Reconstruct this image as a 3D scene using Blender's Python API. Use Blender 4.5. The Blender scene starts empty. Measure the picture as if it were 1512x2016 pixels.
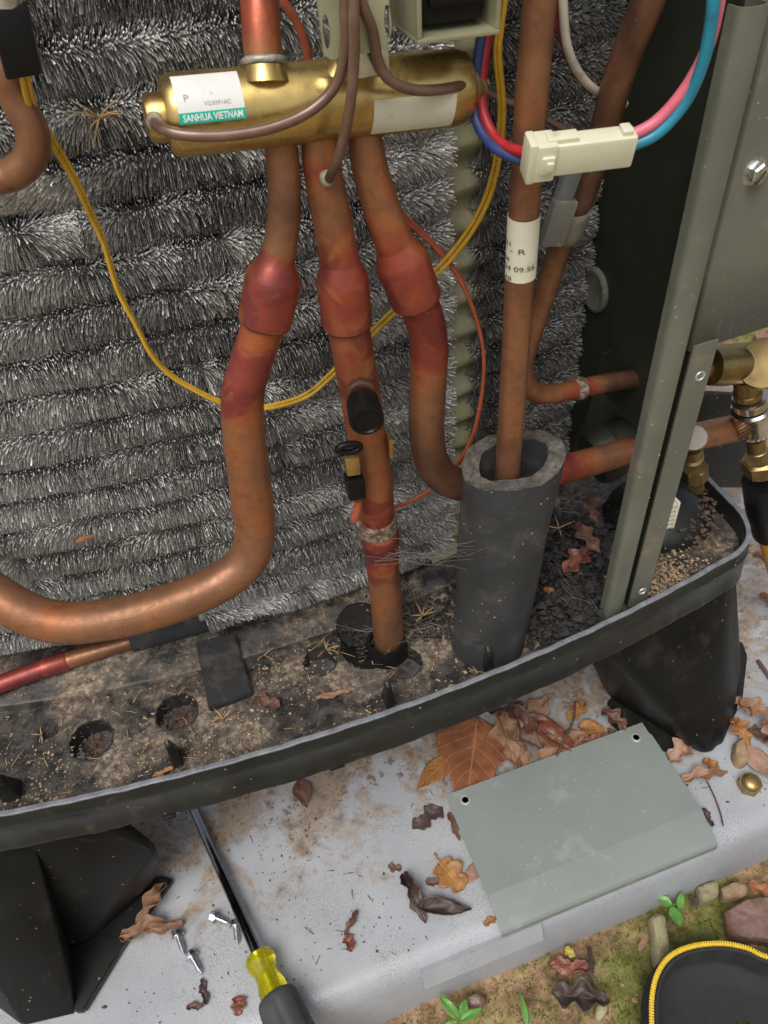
import bpy, bmesh, math, random
import numpy as np
from mathutils import Vector, Matrix, noise as mnoise
random.seed(7); rng = np.random.default_rng(11)
S = bpy.context.scene
COL = S.collection
# ------------------------------------------------------------------ camera
F, CX, CY = 1514.0, 756.0, 1008.0            # focal length in picture units of a 1512 wide frame
PITCH, ROLL, YAW, CAMH = math.radians(44.535), math.radians(5.37), math.radians(74.7), 0.6
fw = np.array([math.cos(YAW), math.sin(YAW), 0]); rt = np.array([fw[1], -fw[0], 0])
cd = fw*math.cos(PITCH) + np.array([0, 0, -math.sin(PITCH)])
dn = -np.cross(rt, cd)
xr = math.cos(ROLL)*rt + math.sin(ROLL)*dn
yd = -math.sin(ROLL)*rt + math.cos(ROLL)*dn
CAM = np.array([0, 0, CAMH])
cam = bpy.data.cameras.new('camera'); camo = bpy.data.objects.new('camera', cam); COL.objects.link(camo)
cam.sensor_fit = 'HORIZONTAL'; cam.sensor_width = 36; cam.lens = 36*F/1512; cam.clip_start = .02; cam.clip_end = 200
camo.matrix_world = Matrix(((xr[0], -yd[0], -cd[0], 0), (xr[1], -yd[1], -cd[1], 0), (xr[2], -yd[2], -cd[2], CAMH), (0, 0, 0, 1)))
S.camera = camo
cam.dof.use_dof = True; cam.dof.focus_distance = .48; cam.dof.aperture_fstop = 45
# ------------------------------------------------------------------ light
SUN_EL, SUN_AZ = math.radians(60), math.radians(232)      # azimuth of the sun seen from the scene, from +X counter clockwise
w = bpy.data.worlds.new('World'); S.world = w; w.use_nodes = True
nt = w.node_tree; nt.nodes.clear()
sky = nt.nodes.new('ShaderNodeTexSky'); sky.sky_type = 'NISHITA'; sky.sun_disc = False
sky.sun_elevation = SUN_EL; sky.sun_rotation = math.radians(90) - SUN_AZ
sky.air_density = 1.0; sky.dust_density = 4.0; sky.ozone_density = 1.0
hs = nt.nodes.new('ShaderNodeHueSaturation'); hs.inputs['Saturation'].default_value = .38
bg = nt.nodes.new('ShaderNodeBackground'); bg.inputs['Strength'].default_value = .115
wo = nt.nodes.new('ShaderNodeOutputWorld')
nt.links.new(sky.outputs[0], hs.inputs['Color']); nt.links.new(hs.outputs[0], bg.inputs['Color']); nt.links.new(bg.outputs[0], wo.inputs['Surface'])
sl = bpy.data.lights.new('sun', 'SUN'); sl.energy = 1.6; sl.angle = math.radians(35); sl.color = (1, .95, .87)
so = bpy.data.objects.new('sun', sl); COL.objects.link(so)
sdir = Vector((math.cos(SUN_EL)*math.cos(SUN_AZ), math.cos(SUN_EL)*math.sin(SUN_AZ), math.sin(SUN_EL)))
so.rotation_euler = sdir.to_track_quat('Z', 'Y').to_euler()
S.view_settings.view_transform = 'Standard'; S.view_settings.look = 'None'; S.view_settings.gamma = 1
S.view_settings.use_curve_mapping = False; S.view_settings.exposure = 0.3
S.cycles.max_bounces = 8

# ------------------------------------------------------------------ pixel -> point on a real plane
def ray(px, py):
    v = cd*F + xr*(px-CX) + yd*(py-CY); return v/np.linalg.norm(v)
def PZ(px, py, z=0.0):
    r = ray(px, py); return CAM + r*((z-CAMH)/r[2])
def PY(px, py, y):
    r = ray(px, py); return CAM + r*(y/r[1])
def PX(px, py, x):
    r = ray(px, py); return CAM + r*(x/r[0])
# ------------------------------------------------------------------ materials
def newmat(name):
    m = bpy.data.materials.new(name); m.use_nodes = True
    n = m.node_tree; b = n.nodes['Principled BSDF']; return m, n, b
def L(n, a, b): n.links.new(a, b)
def tex_noise(n, scale, detail=6, rough=.6, co=None, dist=0):
    t = n.nodes.new('ShaderNodeTexNoise'); t.inputs['Scale'].default_value = scale; t.inputs['Detail'].default_value = detail
    t.inputs['Roughness'].default_value = rough; t.inputs['Distortion'].default_value = dist
    if co: L(n, co, t.inputs['Vector'])
    return t
def ramp(n, fac, stops, interp='LINEAR'):
    r = n.nodes.new('ShaderNodeValToRGB'); r.color_ramp.interpolation = interp
    e = r.color_ramp.elements
    while len(e) < len(stops): e.new(.5)
    for i, (p, c) in enumerate(stops):
        e[i].position = p; e[i].color = (c, c, c, 1) if isinstance(c, (int, float)) else (*c, 1)
    L(n, fac, r.inputs[0]); return r
def mix(n, fac, a, b, mode='MIX'):
    x = n.nodes.new('ShaderNodeMix'); x.data_type = 'RGBA'; x.blend_type = mode
    for s, v in ((x.inputs[0], fac), (x.inputs[6], a), (x.inputs[7], b)):
        if hasattr(v, 'is_linked'): L(n, v, s)
        elif isinstance(v, (int, float)): s.default_value = v
        else: s.default_value = (*v, 1)
    return x.outputs[2]
def geo(n):
    g = n.nodes.new('ShaderNodeNewGeometry'); return g.outputs['Position']
def bump(n, b, h, strength=.3, dist=.001):
    x = n.nodes.new('ShaderNodeBump'); x.inputs['Strength'].default_value = strength; x.inputs['Distance'].default_value = dist
    L(n, h, x.inputs['Height']); L(n, x.outputs[0], b.inputs['Normal'])
M = {}
def simple(name, c, rough=.5, metal=0, var=.25, scale=60, bstr=0, bscale=300, bdist=.0005, dirt=None, dirt_amt=.55, dscale=25, specks=None, coat=0):
    """base colour with tone noise, optional dirt patches and fine specks"""
    m, n, b = newmat(name); co = geo(n)
    t = tex_noise(n, scale, 5, .6, co)
    c2 = tuple(x*(1-var) for x in c); c3 = tuple(min(1, x*(1+var)) for x in c)
    col = ramp(n, t.outputs[0], [(.3, c2), (.7, c3)]).outputs[0]
    if dirt:
        d = tex_noise(n, dscale, 9, .68, co, .3)
        f = ramp(n, d.outputs[0], [(dirt_amt-.05, 0.), (dirt_amt+.1, 1.)]).outputs[0]
        col = mix(n, f, col, dirt)
    if specks:
        v = n.nodes.new('ShaderNodeTexVoronoi'); v.inputs['Scale'].default_value = specks[1]; L(n, co, v.inputs['Vector'])
        f = ramp(n, v.outputs['Distance'], [(specks[2], 1.), (specks[2]+.06, 0.)]).outputs[0]
        t2 = tex_noise(n, 40, 3, .5, co)
        f2 = ramp(n, t2.outputs[0], [(.45, 0.), (.6, 1.)]).outputs[0]
        mm = n.nodes.new('ShaderNodeMath'); mm.operation = 'MULTIPLY'; L(n, f, mm.inputs[0]); L(n, f2, mm.inputs[1])
        col = mix(n, mm.outputs[0], col, specks[0])
    L(n, col, b.inputs['Base Color']); b.inputs['Metallic'].default_value = metal
    r = ramp(n, t.outputs[0], [(.2, max(.04, rough-.1)), (.8, min(1, rough+.1))]); L(n, r.outputs[0], b.inputs['Roughness'])
    if bstr:
        t3 = tex_noise(n, bscale, 6, .65, co); bump(n, b, t3.outputs[0], bstr, bdist)
    if coat: b.inputs['Coat Weight'].default_value = coat; b.inputs['Coat Roughness'].default_value = .15
    M[name] = m; return m
def copper():
    m, n, b = newmat('copper'); co = geo(n)
    a = n.nodes.new('ShaderNodeAttribute'); a.attribute_name = 'tint'
    t = tex_noise(n, 42, 5, .6, co, .4); t2 = tex_noise(n, 160, 6, .7, co)
    ad = n.nodes.new('ShaderNodeMath'); ad.operation = 'MULTIPLY_ADD'; L(n, t.outputs[0], ad.inputs[0]); ad.inputs[1].default_value = .85; ad.inputs[2].default_value = -.425
    s = n.nodes.new('ShaderNodeMath'); s.operation = 'ADD'; L(n, ad.outputs[0], s.inputs[0]); L(n, a.outputs['Fac'], s.inputs[1])
    col = ramp(n, s.outputs[0], [(0, (.09, .045, .032)), (.2, (.18, .085, .05)), (.40, (.29, .135, .066)), (.55, (.38, .142, .058)), (.70, (.36, .078, .044)), (.86, (.27, .050, .043)), (1, (.18, .038, .045))]).outputs[0]
    f = ramp(n, t2.outputs[0], [(.46, .0), (.75, .5)]).outputs[0]
    col = mix(n, f, col, (.13, .06, .042))
    # sharp edged heat blotches where the torch went, sooty brown grime elsewhere
    t5 = tex_noise(n, 30, 3, .45, co, .9); hb = ramp(n, t5.outputs[0], [(.525, 0.), (.575, .6)]).outputs[0]
    hot = ramp(n, a.outputs['Fac'], [(.48, 0.), (.62, 1.)]).outputs[0]
    col = mix(n, mix(n, 1., hb, hot, 'MULTIPLY'), col, (.17, .035, .035))
    t6 = tex_noise(n, 47, 4, .5, co, 1.2); ob = ramp(n, t6.outputs[0], [(.57, 0.), (.66, .45)]).outputs[0]
    col = mix(n, mix(n, 1., ob, hot, 'MULTIPLY'), col, (.50, .17, .04))
    t7 = tex_noise(n, 85, 8, .7, co, .4); gr_ = ramp(n, t7.outputs[0], [(.58, 0.), (.72, .5)]).outputs[0]
    col = mix(n, gr_, col, (.075, .045, .035))
    v = n.nodes.new('ShaderNodeTexVoronoi'); v.inputs['Scale'].default_value = 260; L(n, co, v.inputs['Vector'])
    sp = ramp(n, v.outputs['Distance'], [(.06, .7), (.12, 0.)]).outputs[0]
    t4 = tex_noise(n, 25, 3, .5, co); g = ramp(n, t4.outputs[0], [(.5, 0.), (.62, 1.)]).outputs[0]
    col = mix(n, mix(n, 1., sp, g, 'MULTIPLY'), col, (.5, .36, .26))
    L(n, col, b.inputs['Base Color']); b.inputs['Metallic'].default_value = .5
    r = ramp(n, t2.outputs[0], [(.3, .32), (.72, .55)]); L(n, r.outputs[0], b.inputs['Roughness'])
    bump(n, b, t2.outputs[0], .2, .0006); M['copper'] = m
copper()
def fin():
    m, n, b = newmat('aluminium_fin')
    a = n.nodes.new('ShaderNodeAttribute'); a.attribute_name = 'tone'
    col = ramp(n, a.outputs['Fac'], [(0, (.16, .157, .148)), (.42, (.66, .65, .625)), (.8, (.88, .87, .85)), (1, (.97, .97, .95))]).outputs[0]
    L(n, col, b.inputs['Base Color']); b.inputs['Metallic'].default_value = .1; b.inputs['Roughness'].default_value = .42; M['fin'] = m
fin()
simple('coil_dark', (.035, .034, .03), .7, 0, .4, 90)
simple('coil_tube', (.28, .276, .265), .6, .2, .4, 90)
simple('coil_strip', (.31, .30, .16), .75, 0, .35, 45, .5, 220, .001, dirt=(.33, .3, .22), dirt_amt=.52, dscale=60)
def brass():
    m, n, b = newmat('brass'); co = geo(n)
    t = tex_noise(n, 38, 6, .62, co, .8); t2 = tex_noise(n, 230, 5, .6, co)
    col = ramp(n, t.outputs[0], [(.22, (.36, .22, .09)), (.42, (.52, .36, .13)), (.62, (.62, .46, .17)), (.8, (.50, .33, .17))]).outputs[0]
    f = ramp(n, t2.outputs[0], [(.58, 0.), (.8, .4)]).outputs[0]; col = mix(n, f, col, (.2, .12, .06))
    L(n, col, b.inputs['Base Color']); b.inputs['Metallic'].default_value = .9
    r = ramp(n, t2.outputs[0], [(.3, .2), (.7, .42)]); L(n, r.outputs[0], b.inputs['Roughness']); M['brass'] = m
brass()
simple('brass_old', (.33, .235, .10), .36, .9, .3, 60, .15, 400, .0004, dirt=(.16, .10, .05), dirt_amt=.62, dscale=90)
simple('solder', (.36, .35, .31), .5, .5, .4, 200, .5, 400)
simple('dull_braze', (.30, .26, .19), .6, .4, .5, 250, .6, 400, .0008)
simple('soot', (.03, .022, .02), .7, .1, .5, 300, .5, 400, .0005)
simple('rusty_ring', (.17, .10, .07), .65, .3, .5, 300, .8, 350, .0015, dirt=(.36, .32, .27), dirt_amt=.52, dscale=300)
simple('tube_brown', (.20, .125, .095), .35, .45, .3, 90)
simple('nickel', (.62, .6, .56), .22, 1, .15, 200)
simple('cap_grey', (.30, .28, .25), .7, .1, .12, 300, .3, 500)
simple('zinc', (.6, .61, .63), .28, 1, .25, 300)
simple('steel_chrome', (.2, .21, .22), .12, 1, .2, 100)
simple('black_plastic', (.017, .018, .0165), .36, 0, .25, 35, .12, 500, .0003, dirt=(.05, .047, .04), dirt_amt=.62, dscale=60, specks=((.3, .26, .2), 120, .05))
simple('black_leg', (.009, .009, .0085), .45, 0, .4, 25, .12, 400, .0003, dirt=(.03, .027, .02), dirt_amt=.63, dscale=30, specks=((.28, .2, .1), 130, .06))
M['black_plastic'].node_tree.nodes['Principled BSDF'].inputs['Specular IOR Level'].default_value = .32
M['black_leg'].node_tree.nodes['Principled BSDF'].inputs['Specular IOR Level'].default_value = .12
simple('sheen_plastic', (.17, .18, .20), .3, 0, .3, 120, .1, 500, .0002, dirt=(.05, .05, .05), dirt_amt=.62, dscale=160)  # lighter blue-grey carries the sky sheen along the rim edge as colour
simple('black_connector', (.007, .007, .0075), .38, 0, .2, 100, .1, 500)
simple('rubber', (.017, .017, .0175), .7, 0, .35, 80, .4, 600, .0004, dirt=(.07, .06, .05), dirt_amt=.56, dscale=45)
simple('foam', (.030, .031, .032), .85, 0, .3, 40, .55, 900, .0006, dirt=(.085, .08, .068), dirt_amt=.56, dscale=22, specks=((.42, .38, .26), 190, .075))
simple('foam_cut', (.095, .085, .075), .95, 0, .55, 260, 1., 500, .002, dirt=(.2, .17, .14), dirt_amt=.58, dscale=120)
simple('olive_paint', (.125, .132, .104), .40, 0, .14, 22, .12, 700, .0002, dirt=(.19, .165, .125), dirt_amt=.60, dscale=55, specks=((.45, .42, .33), 240, .06))
def scratches(name, c, amt):
    m = M[name]; n = m.node_tree; b = n.nodes['Principled BSDF']; co = geo(n)
    mp = n.nodes.new('ShaderNodeMapping'); mp.inputs['Rotation'].default_value = (.2, .12, .4); mp.inputs['Scale'].default_value = (420, 420, 18); L(n, co, mp.inputs[0])
    t = tex_noise(n, 1., 2, .5, mp.outputs[0]); g = tex_noise(n, 24, 4, .6, co)
    f = mix(n, 1., ramp(n, t.outputs[0], [(.66, 0.), (.70, 1.)]).outputs[0], ramp(n, g.outputs[0], [(.48, 0.), (.62, amt)]).outputs[0], 'MULTIPLY')
    lk = b.inputs['Base Color'].links[0].from_socket; L(n, mix(n, f, lk, c), b.inputs['Base Color'])
scratches('olive_paint', (.33, .33, .28), .8)
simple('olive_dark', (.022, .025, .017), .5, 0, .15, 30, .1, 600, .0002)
simple('panel_paint', (.215, .242, .226), .22, 0, .07, 14, .06, 900, .0001, dirt=(.30, .315, .30), dirt_amt=.62, dscale=30, specks=((.6, .6, .55), 120, .022))
scratches('panel_paint', (.42, .44, .42), .5)
simple('bare_edge', (.6, .6, .58), .4, .6, .2, 200)
simple('khaki_plate', (.34, .335, .21), .42, .35, .15, 40, .1, 400, .0003, dirt=(.2, .19, .13), dirt_amt=.63)
simple('white_label', (.72, .72, .69), .55, 0, .06, 40, dirt=(.5, .48, .42), dirt_amt=.68, dscale=60)
simple('cream_label', (.66, .63, .50), .55, 0, .07, 40, dirt=(.42, .38, .28), dirt_amt=.66, dscale=60)
simple('green_print', (.0, .42, .30), .5, 0, .05)
simple('white_print', (.78, .8, .78), .5, 0, .03)
simple('grey_print', (.3, .3, .31), .6, 0, .1)
simple('dark_print', (.07, .065, .06), .6, 0, .1)
simple('ivory_plastic', (.66, .64, .47), .4, 0, .07, 40, .05, 500, .0002, dirt=(.42, .38, .25), dirt_amt=.68, dscale=60)
M['black_connector'].node_tree.nodes['Principled BSDF'].inputs['Specular IOR Level'].default_value = .22
simple('green_plastic', (.16, .42, .08), .4)
for nm, c in dict(yellow=(.60, .36, .03), red=(.40, .022, .03), blue=(.03, .055, .18), pink=(.62, .14, .19), turquoise=(.02, .23, .34), white=(.46, .42, .34), rust=(.42, .10, .05), black=(.02, .02, .02), darkred=(.22, .02, .02)).items():
    simple('wire_'+nm, c, .4, 0, .15, 150, dirt=tuple(x*.5 for x in c), dirt_amt=.62, dscale=120)
simple('grip_grey', (.055, .057, .06), .6, 0, .15, 100, .1, 500)
def yellow_clear():
    m, n, b = newmat('yellow_clear'); b.inputs['Base Color'].default_value = (.88, .78, .02, 1); b.inputs['Roughness'].default_value = .08
    b.inputs['Transmission Weight'].default_value = .8; b.inputs['IOR'].default_value = 1.49; M['yellow_clear'] = m
    m, n, b = newmat('clear_vinyl'); b.inputs['Base Color'].default_value = (.62, .60, .52, 1); b.inputs['Roughness'].default_value = .15
    b.inputs['Transmission Weight'].default_value = .8; b.inputs['IOR'].default_value = 1.2; M['clear_vinyl'] = m
yellow_clear()
simple('fabric_black', (.018, .018, .02), .8, 0, .3, 120, .5, 1500, .0003)
simple('zip_yellow', (.72, .50, .03), .5, 0, .15, 200)
simple('hose_yellow', (.75, .36, .01), .4, 0, .1, 100)
simple('stone_beige', (.33, .30, .17), .8, 0, .25, 90, .6, 300, .001, dirt=(.2, .17, .1), dirt_amt=.58)
simple('stone_tan', (.30, .20, .11), .75, 0, .3, 90, .6, 250, .001, dirt=(.17, .12, .07), dirt_amt=.55)
simple('stone_red', (.20, .115, .09), .4, 0, .35, 70, .8, 160, .002, dirt=(.10, .06, .05), dirt_amt=.55, coat=.3)
simple('green_leaf', (.10, .26, .045), .35, 0, .25, 90)
simple('moss', (.14, .175, .025), .8, 0, .45, 120)
simple('clod', (.38, .23, .125), .85, 0, .35, 60, .6, 400, .001)
simple('black_clod', (.021, .019, .018), .75, 0, .5, 90, .7, 300, .001)
simple('rot', (.10, .062, .042), .85, 0, .5, 120, .6, 300, .001)
simple('chip', (.36, .26, .155), .8, 0, .45, 90)
simple('fibre', (.20, .145, .10), .8, 0, .5, 140)
simple('straw', (.40, .26, .12), .7, 0, .3, 120)
simple('web', (.22, .20, .165), .8, 0, .2, 80)
simple('twig', (.11, .06, .045), .6, 0, .3, 120)
def slab():
    m, n, b = newmat('pad_plastic'); co = geo(n)
    sep = n.nodes.new('ShaderNodeSeparateXYZ'); L(n, co, sep.inputs[0])
    t = tex_noise(n, 14, 6, .6, co)
    col = ramp(n, t.outputs[0], [(.3, (.315, .33, .352)), (.7, (.40, .415, .44))]).outputs[0]
    # fine pitting of the moulded surface
    v = n.nodes.new('ShaderNodeTexVoronoi'); v.inputs['Scale'].default_value = 950; L(n, co, v.inputs['Vector'])
    p = ramp(n, v.outputs['Distance'], [(.24, 1.), (.42, 0.)]).outputs[0]
    t2 = tex_noise(n, 17, 4, .6, co); g = ramp(n, t2.outputs[0], [(.40, 0.), (.60, .65)]).outputs[0]
    col = mix(n, mix(n, 1., p, g, 'MULTIPLY'), col, (.13, .12, .11))
    # soil washed out of the unit: brown patches in a band under the base, thinning towards the front
    st = tex_noise(n, 26, 9, .68, co, .5)
    band = n.nodes.new('ShaderNodeMapRange'); L(n, sep.outputs[1], band.inputs[0])
    for i, val in ((1, .165), (2, .30), (3, -.22), (4, .03)): band.inputs[i].default_value = val
    ad = n.nodes.new('ShaderNodeMath'); ad.operation = 'ADD'; L(n, st.outputs[0], ad.inputs[0]); L(n, band.outputs[0], ad.inputs[1])
    f1 = ramp(n, ad.outputs[0], [(.43, 0.), (.56, .75)]).outputs[0]
    st2 = tex_noise(n, 90, 8, .7, co)
    sc = ramp(n, st2.outputs[0], [(.36, (.085, .05, .03)), (.5, (.25, .16, .085)), (.62, (.40, .31, .2))]).outputs[0]
    col = mix(n, f1, col, sc)
    ad2 = n.nodes.new('ShaderNodeMath'); ad2.operation = 'ADD'; L(n, st2.outputs[0], ad2.inputs[0]); L(n, band.outputs[0], ad2.inputs[1])
    f3 = ramp(n, ad2.outputs[0], [(.56, 0.), (.63, .8)]).outputs[0]; col = mix(n, f3, col, (.13, .075, .045))
    L(n, col, b.inputs['Base Color'])
    r = ramp(n, t.outputs[0], [(.3, .32), (.7, .48)]); L(n, r.outputs[0], b.inputs['Roughness'])
    t4 = tex_noise(n, 700, 3, .6, co); bump(n, b, t4.outputs[0], .3, .0006); M['pad'] = m
slab()
def soil():
    m, n, b = newmat('soil'); co = geo(n)
    t = tex_noise(n, 55, 9, .7, co); t2 = tex_noise(n, 9, 5, .6, co, .5)
    col = ramp(n, t.outputs[0], [(.3, (.09, .05, .027)), (.46, (.25, .15, .08)), (.64, (.43, .28, .165))]).outputs[0]
    f = ramp(n, t2.outputs[0], [(.46, 0.), (.56, .85)]).outputs[0]
    mc = ramp(n, t.outputs[0], [(.35, (.05, .065, .012)), (.6, (.17, .19, .03))]).outputs[0]
    col = mix(n, f, col, mc); L(n, col, b.inputs['Base Color']); b.inputs['Roughness'].default_value = .75
    bump(n, b, t.outputs[0], .7, .004); M['soil'] = m
soil()
def pan_mat():
    m, n, b = newmat('pan_floor'); co = geo(n)
    t = tex_noise(n, 30, 9, .7, co, .4); t2 = tex_noise(n, 210, 6, .7, co); t3 = tex_noise(n, 11, 4, .6, co)
    sep = n.nodes.new('ShaderNodeSeparateXYZ'); L(n, co, sep.inputs[0])
    ad = n.nodes.new('ShaderNodeMath'); ad.operation = 'MULTIPLY_ADD'; L(n, t3.outputs[0], ad.inputs[0]); ad.inputs[1].default_value = .5; L(n, t.outputs[0], ad.inputs[2])
    f = ramp(n, ad.outputs[0], [(.71, 0.), (.88, .95)]).outputs[0]
    dc = ramp(n, t2.outputs[0], [(.34, (.05, .038, .03)), (.5, (.175, .135, .10)), (.64, (.40, .32, .235))]).outputs[0]
    film = ramp(n, tex_noise(n, 75, 8, .7, co, .3).outputs[0], [(.42, (.016, .016, .017)), (.6, (.075, .068, .06))]).outputs[0]
    col = mix(n, f, film, dc)
    v = n.nodes.new('ShaderNodeTexVoronoi'); v.inputs['Scale'].default_value = 330; L(n, co, v.inputs['Vector'])
    sp = ramp(n, v.outputs['Distance'], [(.12, .8), (.22, 0.)]).outputs[0]
    col = mix(n, mix(n, 1., sp, ramp(n, t.outputs[0], [(.42, 0.), (.6, 1.)]).outputs[0], 'MULTIPLY'), col, (.42, .33, .22))
    L(n, col, b.inputs['Base Color'])
    L(n, ramp(n, f, [(0, .38), (1, .9)]).outputs[0], b.inputs['Roughness'])
    bump(n, b, t2.outputs[0], .6, .0012); M['pan'] = m
pan_mat()
def leafmat(name, c, c2, rough=.45):
    m, n, b = newmat(name); uv = n.nodes.new('ShaderNodeUVMap'); co = geo(n)
    sep = n.nodes.new('ShaderNodeSeparateXYZ'); L(n, uv.outputs[0], sep.inputs[0])
    t = tex_noise(n, 70, 7, .65, co, .4); t2 = tex_noise(n, 300, 5, .6, co)
    col = ramp(n, t.outputs[0], [(.32, c2), (.62, c)]).outputs[0]
    def mth(op, a, bb):
        x = n.nodes.new('ShaderNodeMath'); x.operation = op
        for i, q in enumerate((a, bb)):
            if q is None: continue
            if hasattr(q, 'is_linked'): L(n, q, x.inputs[i])
            else: x.inputs[i].default_value = q
        return x.outputs[0]
    av = mth('ABSOLUTE', mth('SUBTRACT', sep.outputs[1], .5), None)
    mid = ramp(n, av, [(.008, 1.), (.022, 0.)]).outputs[0]
    ph = mth('FRACT', mth('MULTIPLY', mth('SUBTRACT', sep.outputs[0], mth('MULTIPLY', av, .55)), 7.), None)
    side = ramp(n, mth('ABSOLUTE', mth('SUBTRACT', ph, .5), None), [(.03, .7), (.07, 0.)]).outputs[0]
    vv = mix(n, 1., mid, side, 'LIGHTEN')
    col = mix(n, mix(n, 1., vv, (.5, .5, .5), 'MULTIPLY'), col, tuple(min(1, x*1.7+.03) for x in c))
    sp = ramp(n, t2.outputs[0], [(.62, 0.), (.72, .8)]).outputs[0]; col = mix(n, sp, col, tuple(x*.35 for x in c2))
    L(n, col, b.inputs['Base Color']); b.inputs['Roughness'].default_value = rough
    bump(n, b, vv, .35, .0006); M[name] = m
leafmat('leaf_orange', (.28, .105, .042), (.15, .052, .025), .5)
leafmat('leaf_tan', (.30, .165, .095), (.16, .08, .047), .6)
leafmat('leaf_pink', (.36, .21, .15), (.20, .11, .08), .6)
leafmat('leaf_brown', (.14, .065, .042), (.07, .034, .025), .55)
leafmat('leaf_dark', (.075, .047, .038), (.03, .019, .017), .5)
leafmat('leaf_ochre', (.35, .165, .045), (.19, .075, .025), .5)
leafmat('leaf_red', (.20, .062, .036), (.10, .034, .024), .42)
leafmat('leaf_yellow', (.45, .36, .06), (.3, .24, .05))
# ------------------------------------------------------------------ object helpers
def tag(o, label=None, cat=None, group=None, kind=None):
    if label: o['label'] = label
    if cat: o['category'] = cat
    if group: o['group'] = group
    if kind: o['kind'] = kind
    return o
def thing(name, label, cat, loc=(0, 0, 0), group=None):
    o = bpy.data.objects.new(name, None); COL.objects.link(o); o.location = loc; o.empty_display_size = .02
    bpy.context.view_layer.update() if False else None
    return tag(o, label, cat, group)
def link(name, me, mat=None, parent=None, smooth=True, kind=None):
    o = bpy.data.objects.new(name, me); COL.objects.link(o)
    if mat:
        for x in (mat if isinstance(mat, (list, tuple)) else [mat]): me.materials.append(M[x])
    if smooth is True: me.shade_smooth()
    elif smooth: 
        me.shade_smooth(); me.set_sharp_from_angle(angle=math.radians(smooth))
    if parent:
        o.parent = parent
        p = parent; off = Vector()
        while p: off += p.location; p = p.parent
        o.location = -off if not False else off
        # the meshes are written in world space: cancel the ancestors' locations
    if kind: o['kind'] = kind
    return o
def pyd(name, v, f, mat=None, parent=None, smooth=True, kind=None):
    me = bpy.data.meshes.new(name); me.from_pydata([tuple(map(float, q)) for q in v], [], f); me.update()
    return link(name, me, mat, parent, smooth, kind)
def bmo(name, bm, mat=None, parent=None, smooth=True, kind=None):
    me = bpy.data.meshes.new(name); bm.to_mesh(me); bm.free(); return link(name, me, mat, parent, smooth, kind)
def unit(v): v = np.asarray(v, float); return v/(np.linalg.norm(v)+1e-12)
def spline(pts, vals=None, n=8):
    P = np.array(pts, float); N = len(P)
    if N == 2: n2 = [0, 1]; 
    out, ov = [], []
    V = None if vals is None else np.array(vals, float).reshape(N, -1)
    for i in range(N-1):
        p0, p1, p2, p3 = P[max(i-1, 0)], P[i], P[i+1], P[min(i+2, N-1)]
        if i == 0: p0 = 2*p1-p2
        if i == N-2: p3 = 2*p2-p1
        k = n if N > 2 else max(2, n//2)
        for j in range(k):
            t = j/k
            out.append(.5*(2*p1+(p2-p0)*t+(2*p0-5*p1+4*p2-p3)*t*t+(3*p1-p0-3*p2+p3)*t**3))
            if V is not None: ov.append(V[i]*(1-t)+V[i+1]*t)
    out.append(P[-1])
    if V is not None: ov.append(V[-1])
    return np.array(out), (None if V is None else np.array(ov))
def tube_data(path, rad, seg=14, cap=True, sx=1., refv=None):
    P = np.asarray(path); n = len(P); T = np.gradient(P, axis=0); T /= np.linalg.norm(T, axis=1)[:, None]+1e-12
    a = np.array([0, 0, 1.]) if refv is None else np.array(refv, float)
    if abs(T[0]@a) > .9 and refv is None: a = np.array([0, -1., 0])
    u = unit(a-T[0]*(a@T[0])); vs = []
    for i in range(n):
        u = unit(u-T[i]*(u@T[i])); v = np.cross(T[i], u)
        for k in range(seg):
            th = 2*math.pi*k/seg; vs.append(P[i]+rad[i]*(math.cos(th)*u*sx+math.sin(th)*v))
    fs = []
    for i in range(n-1):
        for k in range(seg):
            a0 = i*seg+k; b0 = i*seg+(k+1) % seg; fs.append((a0, b0, b0+seg, a0+seg))
    if cap:
        fs.append(tuple(range(seg))[::-1]); fs.append(tuple((n-1)*seg+k for k in range(seg)))
    return vs, fs
def tube(name, pts, r, mat, parent=None, tint=None, seg=16, n=8, cap=True, smooth=60, wob=0, straight=False, kind=None):
    N = len(pts); rr = [r]*N if np.isscalar(r) else r
    tt = [0]*N if tint is None else ([tint]*N if np.isscalar(tint) else tint)
    if straight: path = np.array(pts, float); V = np.array([rr, tt]).T
    else: path, V = spline(pts, list(zip(rr, tt)), n)
    if wob:
        for i in range(len(path)):
            path[i] += np.array(mnoise.noise_vector(Vector(path[i]*90)))*wob
    vs, fs = tube_data(path, V[:, 0], seg, cap)
    o = pyd(name, vs, fs, mat, parent, smooth, kind)
    if tint is not None:
        at = o.data.attributes.new('tint', 'FLOAT', 'POINT'); at.data.foreach_set('value', np.repeat(V[:, 1], seg).astype(np.float32))
    return o
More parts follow.
